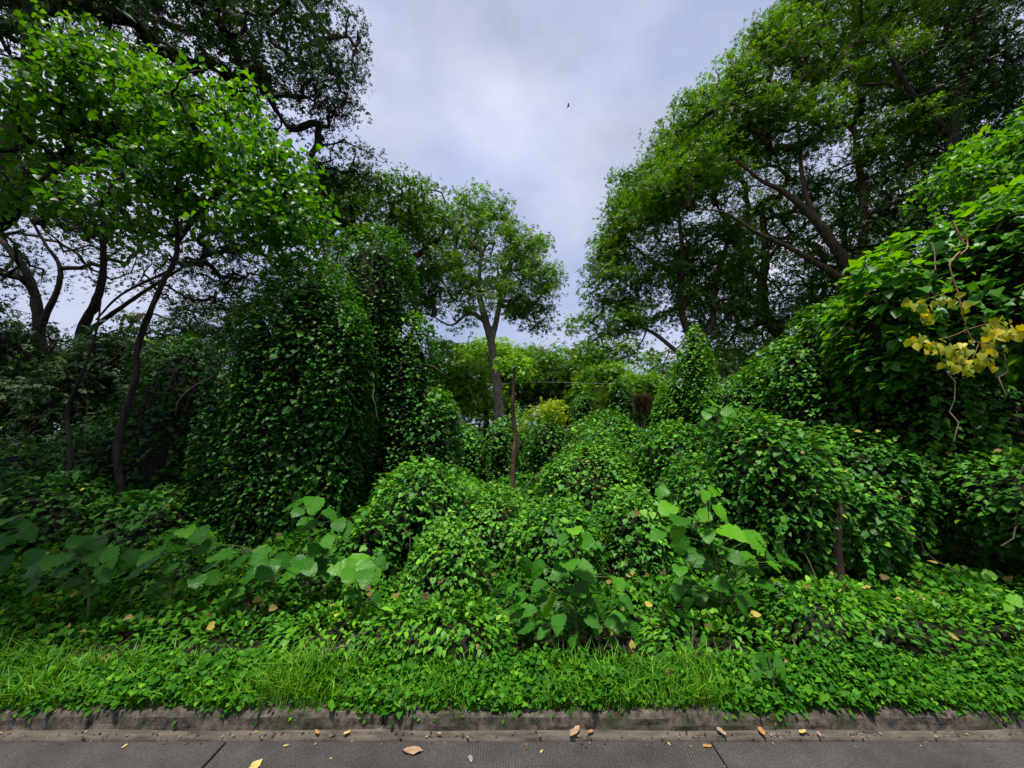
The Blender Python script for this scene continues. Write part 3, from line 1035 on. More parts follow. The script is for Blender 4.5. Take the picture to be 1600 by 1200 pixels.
def verge():
    rg = np.random.default_rng(9)
    # grass blades
    n = 17000
    x = rg.uniform(-4.6, 4.6, n)
    y = KERB_Y + .035 + rg.beta(1.0, 1.2, n) * .36
    pch = noise(np.stack([x, y, 0 * x], -1), 1.7, 2)
    k = (pch + .35 * rg.normal(size=n)) > -.28
    x, y, pch = x[k], y[k], pch[k]
    n = len(x)
    hgt = rg.uniform(.04, .17, n) * (1 + 1.1 * pch.clip(-.8, 1)) * (0.7 + .9 * ((y - KERB_Y - .09) / .6).clip(0, 1))
    az = rg.uniform(0, 6.28, n)
    d = np.stack([np.cos(az), np.sin(az), 0 * az], -1)
    d[:, 1] -= .25
    sd_ = np.stack([-np.sin(az), np.cos(az), 0 * az], -1)
    b = np.stack([x, y, np.where(y < KERB_Y + .16, .088, .075)], -1)
    wv = rg.uniform(.0022, .005, n)
    lean = rg.uniform(.2, 1.0, n)
    up = np.array([0, 0, 1.0])
    m1 = b + up * (hgt * .55)[:, None] + d * (hgt * .18 * lean)[:, None]
    tp = b + up * (hgt * (1 - .25 * lean))[:, None] + d * (hgt * .75 * lean)[:, None]
    V = np.stack([b - sd_ * wv[:, None], b + sd_ * wv[:, None], m1 + sd_ * (wv * .85)[:, None], m1 - sd_ * (wv * .85)[:, None], tp], 1).reshape(-1, 3)
    i = np.arange(n) * 5
    q = np.stack([i, i + 1, i + 2, i + 3], -1)
    t = np.stack([i + 3, i + 2, i + 4], -1)
    tint = (.42 + .2 * rg.normal(size=n) + .25 * pch + (rg.random(n) < .04) * .5).clip(0, 1)
    tint = np.concatenate([tint, tint])
    me = mesh_np('verge_grass', V, [q, t], M['grass'], tint, False)
    tag(link('verge_grass', me), 'short bright green grass on the verge behind the kerb', 'grass', kind='stuff')
    # broad-leaved weeds: little rosettes on stalks
    nw = 9000
    x = rg.uniform(-4.4, 4.4, nw)
    y = KERB_Y + .045 + rg.beta(1.0, 1.2, nw) * .35
    k = (noise(np.stack([x, y, 0 * x], -1), 2.1, 9) + .3 * rg.normal(size=nw) > -.35) & (noise(np.stack([x, y, 0 * x], -1), 1.7, 2) + .2 * rg.normal(size=nw) < .28)
    x, y = x[k], y[k]
    nw = len(x)
    per = 6
    hz = .075 + rg.uniform(.02, .15, nw) * (.55 + .9 * ((y - KERB_Y - .1) / .6)) * (1 + .6 * noise(np.stack([x, y, 0 * x], -1), 2.6, 5))
    c = np.repeat(np.stack([x, y, hz], -1), per, 0)
    n = nw * per
    az = rg.uniform(0, 6.28, n)
    out = np.stack([np.cos(az), np.sin(az), 0 * az], -1)
    pos = c + out * .012 + rg.normal(size=(n, 3)) * np.array([.012, .012, .02])
    T = out + np.array([0, -.15, -.25]) + rg.normal(size=(n, 3)) * .25
    N = np.array([0, -.15, 1.0]) + rg.normal(size=(n, 3)) * .35
    sz = np.repeat(rg.uniform(.018, .042, nw), per) * rg.uniform(.7, 1.2, n)
    tint = (np.repeat(.45 + .17 * rg.normal(size=nw), per) + .08 * rg.normal(size=n)).clip(0, 1)
    me = leaf_mesh('verge_weeds', T_HEART4, pos, frames(T, N), sz, tint, M['cover'])
    tag(link('verge_weeds', me), 'small broad-leaved weeds mixed into the verge grass', 'weeds', kind='stuff')
    # runners creeping over the kerb
    x = np.concatenate([rg.normal(cx, wdt, m) for cx, wdt, m in ((-2.4, .5, 260), (-.55, .35, 200), (.1, .2, 60), (.9, .25, 70), (1.45, .12, 120), (2.75, .22, 230), (-3.6, .4, 200), (3.6, .4, 200), (-1.3, .3, 90))])
    n = len(x)
    f = np.abs(rg.normal(size=n)) * .36
    y = KERB_Y + .055 - f.clip(0, 1) * .05
    zz = .104 - f.clip(0, 1.1) * .06
    pos = np.stack([x, y, zz], -1) + rg.normal(size=(n, 3)) * .006
    T = np.array([0, -.5, -.7]) + rg.normal(size=(n, 3)) * .6
    N = np.array([0, -.7, .6]) + rg.normal(size=(n, 3)) * .4
    me = leaf_mesh('kerb_creeper', T_OVATE, pos, frames(T, N), rg.uniform(.014, .036, n), (.4 + .2 * rg.normal(size=n)).clip(0, 1), M['cover'])
    tag(link('kerb_creeper', me), 'small creeping runners hanging over the kerb face', 'creeper', kind='stuff')


verge()


# ------------------------------------------------------------------ large-leaved saplings
def big_leaf_template(kind):
    """44 triangles: heart-shaped or broad rounded blade with a wavy edge, folded along the midrib"""
    n = 12
    rg = np.random.default_rng(kind + 3)
    V, Fc = [], []
    for i in range(n):
        t = i / (n - 1)
        wd = (.50 if kind % 2 else .44) * math.sin(math.pi * (t ** (.58 if kind % 2 else .50)) * .985 + .02) ** .72
        wd *= 1 + (.07 if i % 2 else -.05) * (0 < i < n - 1)
        for u in (-1, 0, 1):
            y = t
            if u: y = t - .16 * (1 - t) ** 3 + .03 * rg.normal() * (0 < i < n - 1)
            x = u * wd
            z = .20 * wd * abs(u) * (1 - t) - .20 * wd * t * abs(u) - .28 * (t - .25) ** 2 + .035 * math.sin(i * 2.1 + u + kind) * abs(u)
            V.append((x, y, z))
    for i in range(n - 1):
        for j in range(2):
            a = i * 3 + j
            Fc.append((a, a + 1, a + 4, a + 3))
    return (np.array(V, float), np.array(Fc))


T_BIG = [big_leaf_template(k) for k in range(4)]


def sapling(name, label, base, stem_top, leaves, Y, extra=0, box=None, seed=1, tint=.45, size=60, cat='sapling', face=.5, mat='big_o', group='large-leaved saplings'):
    """leaves: (px, py, size_px[, tint]); box for extra random leaves: x0,x1,y0,y1,size0,size1"""
    rg = np.random.default_rng(seed * 31 + 9)
    b = P(base[0], base[1], Y)
    b[2] = min(b[2], .12)
    root = thing(name, label, cat, b, group)
    top = P(stem_top[0], stem_top[1], Y)
    tb = Tubes()
    sp, sr = smooth_path([b - np.array([0, 0, .1]), b * .55 + top * .45 + rg.normal(size=3) * .02, top], [.016, .012, .005], 6)
    tb.add(sp, sr, 7)
    ls = [tuple(l) + ((tint,) if len(l) == 3 else ()) for l in leaves]
    for _ in range(extra):
        x0, x1, y0, y1, s0, s1 = box
        ls.append((rg.uniform(x0, x1), rg.uniform(y0, y1), rg.uniform(s0, s1), tint + .12 * rg.normal() - .08))
    for k, (px, py, s, tn) in enumerate(ls):
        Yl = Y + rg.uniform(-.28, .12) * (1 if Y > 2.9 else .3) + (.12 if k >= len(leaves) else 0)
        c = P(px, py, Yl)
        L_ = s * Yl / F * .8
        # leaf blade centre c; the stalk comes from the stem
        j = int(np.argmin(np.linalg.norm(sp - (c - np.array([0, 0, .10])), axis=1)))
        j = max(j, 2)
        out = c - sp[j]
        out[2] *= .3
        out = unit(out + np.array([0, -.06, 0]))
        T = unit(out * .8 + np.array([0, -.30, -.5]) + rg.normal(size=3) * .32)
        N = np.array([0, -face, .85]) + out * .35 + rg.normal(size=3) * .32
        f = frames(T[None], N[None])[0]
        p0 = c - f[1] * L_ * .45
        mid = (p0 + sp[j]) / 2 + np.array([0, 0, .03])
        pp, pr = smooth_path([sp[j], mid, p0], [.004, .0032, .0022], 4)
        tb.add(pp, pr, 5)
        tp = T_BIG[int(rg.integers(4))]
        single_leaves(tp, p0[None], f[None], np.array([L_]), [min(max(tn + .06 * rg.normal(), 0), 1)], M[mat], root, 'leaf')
    tb.build('stem', M['stem'], root)
    return root


sapling('large_leaved_sapling', 'sapling with big veined leaves standing at centre, one lime leaf at its top', (905, 1015), (900, 850),
        [(898, 828, 30, .95), (880, 838, 30), (916, 846, 34), (872, 862, 30, .6), (822, 888, 34), (838, 890, 34), (876, 893, 44), (914, 893, 48), (890, 880, 36, .6),
         (903, 920, 50), (855, 945, 48, .5), (813, 935, 28, .4), (941, 956, 46), (968, 968, 34, .6), (872, 975, 34, .4), (955, 900, 34, .5), (968, 912, 30, .6),
         (826, 955, 26, .5), (808, 962, 22, .6), (995, 990, 34, .3), (962, 975, 34, .3), (840, 915, 30, .3), (895, 1000, 30, .3), (930, 985, 28, .3), (800, 918, 26, .5)],
        3.05, 34, (810, 990, 915, 1010, 16, 30), 1)
sapling('large_leaved_sapling', 'widest large-leaved sapling right of centre with pale glossy upper leaves', (1140, 1010), (1110, 830),
        [(1033, 768, 24, .6), (1042, 795, 36, .8), (1062, 812, 40), (1026, 836, 32), (1063, 852, 36), (1094, 875, 36), (1058, 835, 34, .85), (1105, 835, 36, .55),
         (1128, 852, 52, .5), (1145, 832, 52, .85), (1118, 768, 26, .8), (1102, 775, 24, .8), (1100, 806, 30, .7), (1126, 800, 30, .65), (1180, 845, 44, .7), (1172, 880, 44, .6),
         (1205, 875, 34, .85), (1210, 885, 26, .7), (1062, 890, 28, .5), (1058, 925, 30, .45), (1126, 914, 34, .5), (1150, 928, 34, .5), (1224, 917, 36, .8), (1180, 965, 32, .6),
         (1095, 935, 26, .4), (1200, 915, 34, .4), (1250, 940, 40, .35), (1225, 950, 40, .3), (1160, 945, 30, .3), (1075, 865, 30, .4), (1195, 855, 40, .5)],
        3.2, 46, (1040, 1250, 870, 1000, 16, 32), 2)
sapling('large_leaved_sapling', 'low sapling with a fan of bright drooping leaves in front of the vine towers', (556, 960), (556, 885),
        [(520, 897, 44, .6), (535, 888, 46, .7), (555, 886, 44, .8), (574, 890, 44, .7), (585, 895, 36, .6), (548, 898, 40, .6), (570, 903, 40, .6), (596, 880, 26, .5)],
        3.2, 4, (525, 590, 905, 940, 18, 28), 3)
sapling('large_leaved_sapling', 'upright sapling with glossy lobed leaves at the foot of the broad vine tower', (490, 960), (485, 800),
        [(455, 790, 36, .45), (490, 788, 44, .6), (478, 818, 34), (518, 805, 32), (530, 820, 28), (495, 855, 40), (478, 835, 26, .6), (512, 845, 30, .6), (540, 832, 28, .5), (465, 800, 26, .3)],
        3.6, 6, (450, 540, 850, 900, 20, 32), 4)
sapling('large_leaved_sapling', 'spreading sapling of dull flat leaves, nearest left of the glossy lobed one', (430, 985), (420, 870),
        [(450, 877, 40, .4), (476, 880, 36, .3), (415, 890, 42, .4), (368, 880, 42, .4), (405, 867, 36, .4), (345, 868, 40, .45), (330, 880, 36, .4), (330, 903, 28, .5), (430, 915, 28, .5),
         (456, 895, 30, .45), (390, 900, 28, .3), (318, 855, 36, .4), (342, 868, 36, .6), (485, 890, 28, .4)],
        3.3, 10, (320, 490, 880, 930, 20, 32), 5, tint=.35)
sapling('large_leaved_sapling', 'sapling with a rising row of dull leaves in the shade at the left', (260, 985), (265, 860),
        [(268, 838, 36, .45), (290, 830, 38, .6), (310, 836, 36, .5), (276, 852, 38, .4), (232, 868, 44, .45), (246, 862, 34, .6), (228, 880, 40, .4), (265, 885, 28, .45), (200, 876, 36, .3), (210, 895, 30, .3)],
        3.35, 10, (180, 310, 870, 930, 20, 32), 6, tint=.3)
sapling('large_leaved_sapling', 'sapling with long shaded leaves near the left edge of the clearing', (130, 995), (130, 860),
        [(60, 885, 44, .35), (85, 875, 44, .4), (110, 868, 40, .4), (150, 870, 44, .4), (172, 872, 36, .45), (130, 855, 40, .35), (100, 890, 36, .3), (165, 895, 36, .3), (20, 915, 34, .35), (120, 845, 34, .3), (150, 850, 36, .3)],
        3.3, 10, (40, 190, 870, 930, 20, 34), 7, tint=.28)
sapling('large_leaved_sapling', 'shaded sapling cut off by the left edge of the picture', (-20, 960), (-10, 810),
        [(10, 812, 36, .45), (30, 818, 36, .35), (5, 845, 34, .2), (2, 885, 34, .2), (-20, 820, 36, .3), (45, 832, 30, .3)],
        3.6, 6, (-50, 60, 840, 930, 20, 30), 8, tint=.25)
sapling('large_leaved_sapling', 'young sapling with pale leaves poking out above the large rounded vine mound', (1122, 720), (1122, 640),
        [(1120, 632, 28, .8), (1105, 648, 26, .7), (1140, 645, 28, .6), (1125, 665, 24, .5), (1150, 652, 22, .5), (1100, 660, 22, .5), (1112, 640, 26, .6)],
        4.3, 0, None, 9)
sapling('seedling', 'small seedling of lime green round leaves on the sloping bank at the right', (1345, 1010), (1345, 965),
        [(1338, 963, 20, .9), (1328, 972, 20, .8), (1340, 985, 22, .8), (1358, 977, 22, .8), (1374, 984, 20, .8), (1355, 993, 18, .7), (1335, 975, 18, .8)],
        2.75, 0, None, 10, cat='seedling', group='seedlings on the right bank')
sapling('seedling', 'lime green seedling cut off by the right edge above the bank', (1600, 1000), (1598, 945),
        [(1592, 940, 26, .9), (1612, 938, 24, .8), (1590, 968, 18, .9), (1600, 955, 20, .8), (1575, 950, 16, .8)],
        2.8, 0, None, 11, cat='seedling', group='seedlings on the right bank')
sapling('seedling', 'weed with small dark green leaves rising out of the verge grass right of centre', (1200, 1095), (1200, 1025),
        [(1190, 1030, 20, .4), (1205, 1026, 20, .5), (1216, 1036, 20, .4), (1185, 1045, 18, .4), (1200, 1050, 20, .3), (1222, 1050, 18, .4), (1195, 1065, 18, .4), (1232, 1085, 16, .7), (1240, 1092, 16, .6), (1180, 1055, 16, .4)],
        2.42, 8, (1180, 1235, 1040, 1095, 12, 20), 12, cat='weed', group='seedlings on the right bank')


# ------------------------------------------------------------------ trees
def Pp(px, py, Y, r): return (px, py, Y, r)


make_tree('tall_tree', 'tall straight-trunked tree in the middle with a rounded airy crown',
          [to_ground(limb((783, 690, 17, .25), (778, 620, 17, .22), (771, 560, 17, .20), (766, 527, 17, .19))),
           limb((766, 527, 17, .19), (756, 490, 17, .16), (748, 450, 16.9, .12), (752, 400, 16.9, .07)),
           limb((768, 530, 17, .16), (778, 490, 17.1, .12), (786, 440, 17.2, .09), (806, 385, 17.2, .05)),
           limb((760, 505, 17, .10), (735, 488, 16.8, .08), (705, 508, 16.6, .05), (670, 490, 16.4, .03))],
          [CR(765, 400, 170, 150, 17), CR(720, 350, 170, 80, 17), CR(825, 430, 100, 150, 17), CR(760, 325, 120, 40, 17), CR(820, 370, 90, 60, 17),
           CR(690, 440, 110, 110, 16.5), CR(740, 470, 200, 70, 17), CR(835, 490, 70, 60, 17), CR(640, 470, 80, 80, 16.5), CR(650, 400, 110, 100, 16.5), CR(700, 325, 140, 40, 17), CR(850, 440, 60, 80, 17)],
          520, 30, .20, M['crown'], M['bark_pale'], spread=(.27, .27, .12), seed=1, tint_mu=.58, hollow=.45, twig=.012)

make_tree('spreading_tree', 'wide spreading tree whose crown shows behind the vine towers',
          [to_ground(limb((600, 600, 14, .28), (606, 520, 14, .24), (615, 455, 14, .2), (640, 410, 14, .14), (690, 370, 14, .06))),
           limb((610, 480, 14, .15), (570, 400, 14, .10), (530, 340, 14, .06)),
           limb((615, 455, 14, .12), (620, 380, 14, .08), (640, 330, 14, .05))],
          [CR(600, 330, 220, 60, 14), CR(520, 300, 120, 70, 14), CR(610, 310, 160, 40, 14), CR(530, 330, 130, 120, 14), CR(660, 350, 120, 70, 14), CR(650, 410, 100, 70, 14), CR(560, 390, 120, 70, 14)],
          300, 34, .18, M['crown'], M['bark_dark'], spread=(.30, .30, .09), seed=2, tint_mu=.3, twig=.014)

make_tree('overhanging_tree', 'huge dark tree overhanging the top left, its fine leaves against the sky',
          [to_ground(limb((-330, 760, 8.6, .5), (-260, 500, 8.6, .42), (-120, 400, 8.7, .36), (0, 330, 8.6, .30), (60, 262, 8.6, .24), (140, 255, 8.7, .17), (250, 240, 8.8, .12), (330, 262, 8.9, .06))),
           limb((-40, 355, 8.6, .3), (10, 240, 8.8, .24), (48, 110, 9, .2), (45, 0, 9.2, .17), (60, -120, 9.4, .1)),
           limb((-200, 90, 9, .2), (0, 45, 9, .15), (90, 15, 9, .12), (200, 20, 9.1, .10), (330, 60, 9.3, .06)),
           limb((45, 20, 9.2, .14), (200, -60, 9.4, .12), (380, 40, 9.6, .09), (400, 120, 9.6, .07), (450, 200, 9.6, .05)),
           limb((250, -40, 9.4, .1), (430, -30, 9.6, .08), (520, 60, 9.7, .05))],
          [CR(440, 50, 240, 190, 9.6), CR(505, 170, 110, 200, 9.6), CR(320, 30, 260, 150, 9.4), CR(160, 40, 260, 180, 9.2), CR(545, 250, 90, 90, 9.7), CR(530, 90, 90, 220, 9.7), CR(575, 265, 60, 60, 9.7), CR(500, 280, 80, 80, 9.7), CR(40, 120, 200, 240, 9.2),
           CR(470, -90, 200, 160, 9.6), CR(250, -160, 400, 180, 9.6), CR(0, -120, 400, 220, 9.6), CR(400, 160, 160, 100, 9.6, 1.2), (np.array([-4.9, 2.3, 9.2]), np.array([1.8, 1.0, .7]), 2.2), (np.array([-7.4, 2.2, 9.2]), np.array([2.0, 1.1, .8]), 2.2),  # scaled lobes here and below: unseen, added to shade the left ground
           (np.array([-9.0, 4.5, 10.5]), np.array([2.4, 2.4, 1.2]), 2.3), (np.array([-9.5, 2.0, 9.5]), np.array([3.0, 2.6, 1.2]), 2.3), (np.array([-6.5, 7.5, 11.0]), np.array([2.5, 2.0, 1.2]), 1.6)],
          1150, 34, .12, M['dark'], M['bark_dark'], spread=(.23, .23, .08), seed=3, tint_mu=.4, twig=.010, hollow=.35)

make_tree('background_tree', 'dark twisted tree at the left whose bare limbs fork low against the sky',
          [to_ground(limb((70, 640, 12.5, 0.1613), (62, 520, 12.5, 0.1411), (48, 440, 12.5, 0.1210), (10, 385, 12.5, 0.0907), (-40, 340, 12.5, 0.0504))),
           limb((60, 520, 12.5, 0.1008), (95, 430, 12.6, 0.0706), (70, 380, 12.6, 0.0504), (40, 330, 12.6, 0.0302)),
           limb((48, 440, 12.5, 0.0806), (0, 420, 12.4, 0.0504), (-60, 400, 12.4, 0.0302))],
          [CR(60, 380, 260, 150, 12.5), CR(-60, 420, 200, 160, 12.5), CR(130, 310, 200, 120, 12.5), CR(20, 300, 200, 100, 12.5)],
          200, 26, .15, M['dark'], M['bark_dark'], spread=(.38, .38, .09), seed=4, tint_mu=.4, twig=.014)
make_tree('background_tree', 'dark leaning tree behind the slim left trunks, limbs splayed to the right',
          [to_ground(limb((112, 640, 11, 0.1411), (128, 520, 11, 0.1260), (152, 468, 11, 0.1008), (162, 410, 11, 0.0806), (155, 360, 11, 0.0655), (120, 310, 11, 0.0403))),
           limb((122, 530, 11, 0.0806), (190, 480, 11, 0.0605), (250, 440, 11, 0.0454), (300, 410, 11, 0.0302), (350, 390, 11, 0.0202)),
           limb((250, 440, 11, 0.0353), (300, 470, 11, 0.0202))],
          [CR(260, 350, 260, 140, 11), CR(380, 400, 160, 120, 11), CR(160, 330, 160, 100, 11), CR(300, 440, 160, 70, 11), CR(430, 380, 90, 90, 11)],
          240, 24, .13, M['dark'], M['bark_dark'], spread=(.33, .33, .08), seed=5, tint_mu=.45, twig=.013)

make_tree('broadleaf_tree', 'slim leaning tree at the left carrying a mass of bright broad leaves',
          [to_ground(limb((188, 770, 5.6, 0.0484), (184, 690, 5.6, 0.0452), (212, 590, 5.6, 0.0421), (216, 540, 5.6, 0.0406), (250, 450, 5.5, 0.0359), (276, 395, 5.5, 0.0328), (276, 300, 5.4, 0.0281), (300, 210, 5.3, 0.0234))),
           limb((276, 380, 5.5, 0.0312), (340, 300, 5.3, 0.0234), (420, 260, 5.2, 0.0156), (465, 300, 5.2, 0.0094)),
           limb((276, 320, 5.4, 0.0273), (200, 240, 5.3, 0.0195), (100, 200, 5.2, 0.0117)),
           limb((216, 545, 5.6, 0.0234), (225, 500, 5.5, 0.0156), (260, 440, 5.5, 0.0117)),
           limb((270, 420, 5.5, 0.0218), (190, 460, 5.5, 0.0156), (150, 500, 5.5, 0.0109))],
          [CR(300, 190, 170, 120, 5.3, .8), CR(390, 240, 150, 100, 5.2, .7), CR(445, 265, 80, 150, 5.2, .5), CR(200, 150, 180, 130, 5.3, .8), CR(90, 190, 200, 150, 5.3, .8),
           CR(300, 280, 220, 90, 5.3, .7), CR(410, 340, 110, 90, 5.3, .6), CR(170, 90, 130, 80, 5.3, .6), CR(220, 330, 180, 80, 5.3, .7), CR(455, 330, 70, 120, 5.2, .4), CR(440, 380, 70, 60, 5.2, .4), CR(30, 290, 160, 80, 5.3, .6), CR(350, 150, 110, 70, 5.3, .5)],
          480, 26, .078, M['broad'], M['bark_dark'], tpl=T_HEART, spread=(.24, .24, .09), seed=6, tint_mu=.46, twig=.006, droop=.6, objs=300, obj_mat=M['broad_o'], hollow=.5)

sapling_trunk = Tubes()
st_root = thing('bare_sapling', 'thin crooked bare stem left of the slim leaning tree, in deep shade', 'tree', tuple(P(98, 800, 5.4) * [1, 1, 0]))
_p, _r = smooth_path(*to_ground(limb((98, 800, 5.4, 0.0360), (110, 720, 5.4, 0.0324), (106, 640, 5.4, 0.0252), (130, 580, 5.4, 0.0202), (150, 520, 5.4, 0.0144), (158, 470, 5.4, 0.0086))), 6, .05)
sapling_trunk.add(_p, _r, 8)
_p, _r = smooth_path(*limb((106, 660, 5.4, 0.0101), (98, 655, 5.35, 0.0079), (88, 650, 5.3, 0.0058)), 4)
sapling_trunk.add(_p, _r, 6)
sapling_trunk.build('stem', M['bark_dark'], st_root)

# soft bushes at the left; darker leaf colour stands in for their shade
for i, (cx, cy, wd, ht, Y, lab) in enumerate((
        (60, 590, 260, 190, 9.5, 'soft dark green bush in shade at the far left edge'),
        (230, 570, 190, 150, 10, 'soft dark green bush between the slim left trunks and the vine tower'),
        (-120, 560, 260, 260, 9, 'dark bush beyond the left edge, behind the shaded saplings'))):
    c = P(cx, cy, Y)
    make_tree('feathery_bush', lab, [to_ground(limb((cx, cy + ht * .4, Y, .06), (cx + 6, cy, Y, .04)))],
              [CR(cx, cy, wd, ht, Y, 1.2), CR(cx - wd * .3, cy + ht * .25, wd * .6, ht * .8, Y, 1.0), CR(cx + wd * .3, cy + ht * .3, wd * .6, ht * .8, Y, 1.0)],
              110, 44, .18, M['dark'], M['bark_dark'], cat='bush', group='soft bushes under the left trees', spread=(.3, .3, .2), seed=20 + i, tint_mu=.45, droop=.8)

# the great trees on the right
make_tree('spreading_tree', 'forked tree behind the tall bright vine cone, crown sweeping down to the left',
          [to_ground(limb((1080, 640, 13, 0.2100), (1078, 570, 13, 0.1890), (1088, 545, 13, 0.1750))),
           limb((1086, 548, 13, 0.1400), (1064, 480, 13, 0.1120), (1066, 400, 13, 0.0910), (1060, 330, 13, 0.0490)),
           limb((1088, 545, 13, 0.1400), (1112, 500, 13, 0.1120), (1118, 440, 13, 0.0910), (1140, 370, 13, 0.0560)),
           limb((1070, 560, 13, 0.0840), (1020, 520, 12.8, 0.0630), (960, 495, 12.6, 0.0350)),
           limb((1064, 440, 13, 0.0630), (1010, 400, 12.8, 0.0490), (970, 370, 12.6, 0.0280))],
          [CR(950, 500, 130, 60, 12.6), CR(960, 440, 110, 90, 12.6), CR(1000, 370, 140, 110, 12.7), CR(1040, 290, 150, 110, 13), CR(1030, 460, 120, 100, 12.9), CR(1110, 400, 140, 150, 13.3),
           CR(1100, 240, 140, 110, 13), CR(1120, 480, 110, 90, 13.3), CR(960, 545, 110, 30, 12.6), CR(1000, 290, 100, 60, 12.8), CR(950, 400, 60, 60, 12.6), CR(985, 330, 90, 60, 12.7), CR(1060, 210, 100, 50, 13)],
          800, 40, .15, M['crown'], M['bark'], spread=(.27, .27, .08), seed=7, tint_mu=.5, twig=.012, hollow=.5)
make_tree('spreading_tree', 'dark tree with a curved trunk standing right of the forked one',
          [to_ground(limb((1225, 620, 14, 0.272), (1236, 545, 14, 0.240), (1202, 505, 14, 0.208), (1190, 450, 14, 0.176), (1196, 400, 14, 0.144), (1190, 320, 14, 0.080))),
           limb((1236, 545, 14, 0.160), (1262, 510, 14, 0.120), (1290, 450, 14, 0.080), (1330, 400, 14, 0.048)),
           limb((1192, 440, 14, 0.096), (1150, 380, 14, 0.064), (1120, 320, 14, 0.040))],
          [CR(1180, 300, 180, 120, 14.2), CR(1230, 410, 180, 120, 14.4), CR(1300, 480, 160, 100, 14.4), CR(1180, 480, 120, 80, 14.4), CR(1150, 200, 140, 110, 14), CR(1120, 430, 150, 150, 14), CR(1250, 340, 180, 110, 14), CR(1330, 400, 180, 140, 14), CR(1380, 300, 180, 120, 14), CR(1210, 530, 200, 60, 14.4)],
          680, 34, .17, M['crown'], M['bark_dark'], spread=(.33, .33, .15), seed=8, tint_mu=.5, twig=.014, hang=.7)
make_tree('spreading_tree', 'great tree on the right with a thick brown limb sweeping up to the left',
          [to_ground(limb((1372, 620, 11, 0.2235), (1362, 500, 11, 0.2048), (1330, 425, 11, 0.1673), (1308, 390, 11, 0.1395), (1275, 345, 10.9, 0.1117), (1225, 300, 10.8, 0.0788), (1190, 282, 10.7, 0.0510), (1150, 250, 10.6, 0.0277))),
           limb((1278, 350, 10.9, 0.0840), (1258, 300, 10.9, 0.0653), (1250, 240, 10.9, 0.0510), (1245, 160, 10.9, 0.0323)),
           limb((1345, 455, 11, 0.1207), (1290, 420, 10.8, 0.0840), (1230, 385, 10.6, 0.0607), (1180, 362, 10.5, 0.0420), (1130, 332, 10.4, 0.0277), (1060, 325, 10.3, 0.0142)),
           limb((1340, 440, 11, 0.1395), (1350, 340, 11.1, 0.1117), (1340, 240, 11.2, 0.0930), (1330, 200, 11.2, 0.0743), (1270, 175, 11.2, 0.0465)),
           limb((1352, 350, 11.1, 0.0930), (1420, 260, 11.2, 0.0743), (1450, 120, 11.3, 0.0555), (1440, 0, 11.4, 0.0375))],
          [CR(1150, 175, 150, 90, 10.8), CR(1210, 100, 150, 110, 10.8), CR(1290, 40, 170, 130, 11), CR(1240, 200, 150, 80, 10.7), CR(1330, 140, 190, 110, 11), CR(1420, 60, 220, 160, 11),
           CR(1090, 250, 120, 80, 10.6), CR(1380, 240, 200, 80, 11), CR(1480, 180, 200, 130, 11.2), CR(1400, -80, 400, 160, 11.2), CR(1040, 290, 120, 60, 10.6), CR(1075, 180, 90, 40, 10.6), CR(1130, 120, 90, 40, 10.7), CR(1190, 65, 90, 50, 10.8), CR(1250, 10, 100, 50, 10.9)],
          1350, 44, .135, M['crown'], M['bark_red'], spread=(.28, .28, .08), seed=9, tint_mu=.52, twig=.011, hollow=.45)
make_tree('overhanging_tree', 'shaggy dark tree at the upper right corner hung with creepers',
          [to_ground(limb((1560, 700, 9.5, 0.240), (1540, 500, 9.5, 0.216), (1500, 350, 9.5, 0.180), (1490, 200, 9.6, 0.144), (1520, 60, 9.7, 0.096), (1560, -60, 9.8, 0.048))),
           limb((1500, 340, 9.5, 0.096), (1580, 240, 9.3, 0.072), (1680, 180, 9.2, 0.036)),
           limb((1490, 220, 9.6, 0.084), (1420, 140, 9.6, 0.060), (1380, 60, 9.6, 0.036))],
          [CR(1560, 60, 220, 180, 9.6), CR(1640, 200, 200, 200, 9.4), CR(1480, 120, 160, 160, 9.8), CR(1480, 300, 200, 120, 9.8), CR(1600, -100, 300, 180, 9.8), CR(1400, 330, 140, 110, 10.2)],
          480, 42, .14, M['dark'], M['bark_dark'], spread=(.26, .26, .15), seed=10, tint_mu=.62, twig=.011, hollow=.4, hang=.6)
make_tree('spreading_tree', 'bright leaning branch tree at the right edge above the big-leaved thicket',
          [to_ground(limb((1760, 700, 7, .2), (1740, 500, 7, .17), (1690, 350, 7, .13), (1620, 280, 7, .08), (1540, 250, 7, .04)))],
          [CR(1560, 230, 120, 70, 7, .7), CR(1500, 285, 100, 60, 7, .7), CR(1600, 270, 140, 70, 7, .7), CR(1650, 200, 140, 90, 7, .8)],
          110, 40, .12, M['broad'], M['bark_dark'], tpl=T_OVATE, spread=(.2, .2, .09), seed=11, tint_mu=.45, twig=.007)

# the thin bare stem in the middle
make_tree('palmate_sapling', 'thin bare brown stem at centre topped by a small tuft of leaves',
          [to_ground(limb((801, 775, 6.4, .042), (803, 710, 6.4, .040), (806, 680, 6.4, .036), (801, 640, 6.4, .034), (803, 592, 6.4, .03), (803, 572, 6.4, .022)))],
          [CR(803, 565, 44, 26, 6.4, .22), CR(815, 582, 46, 20, 6.4, .22)],
          26, 9, .10, M['light'], M['bark_red'], tpl=T_OVATE, spread=(.07, .07, .04), seed=12, tint_mu=.45, twig=.004, droop=.7)

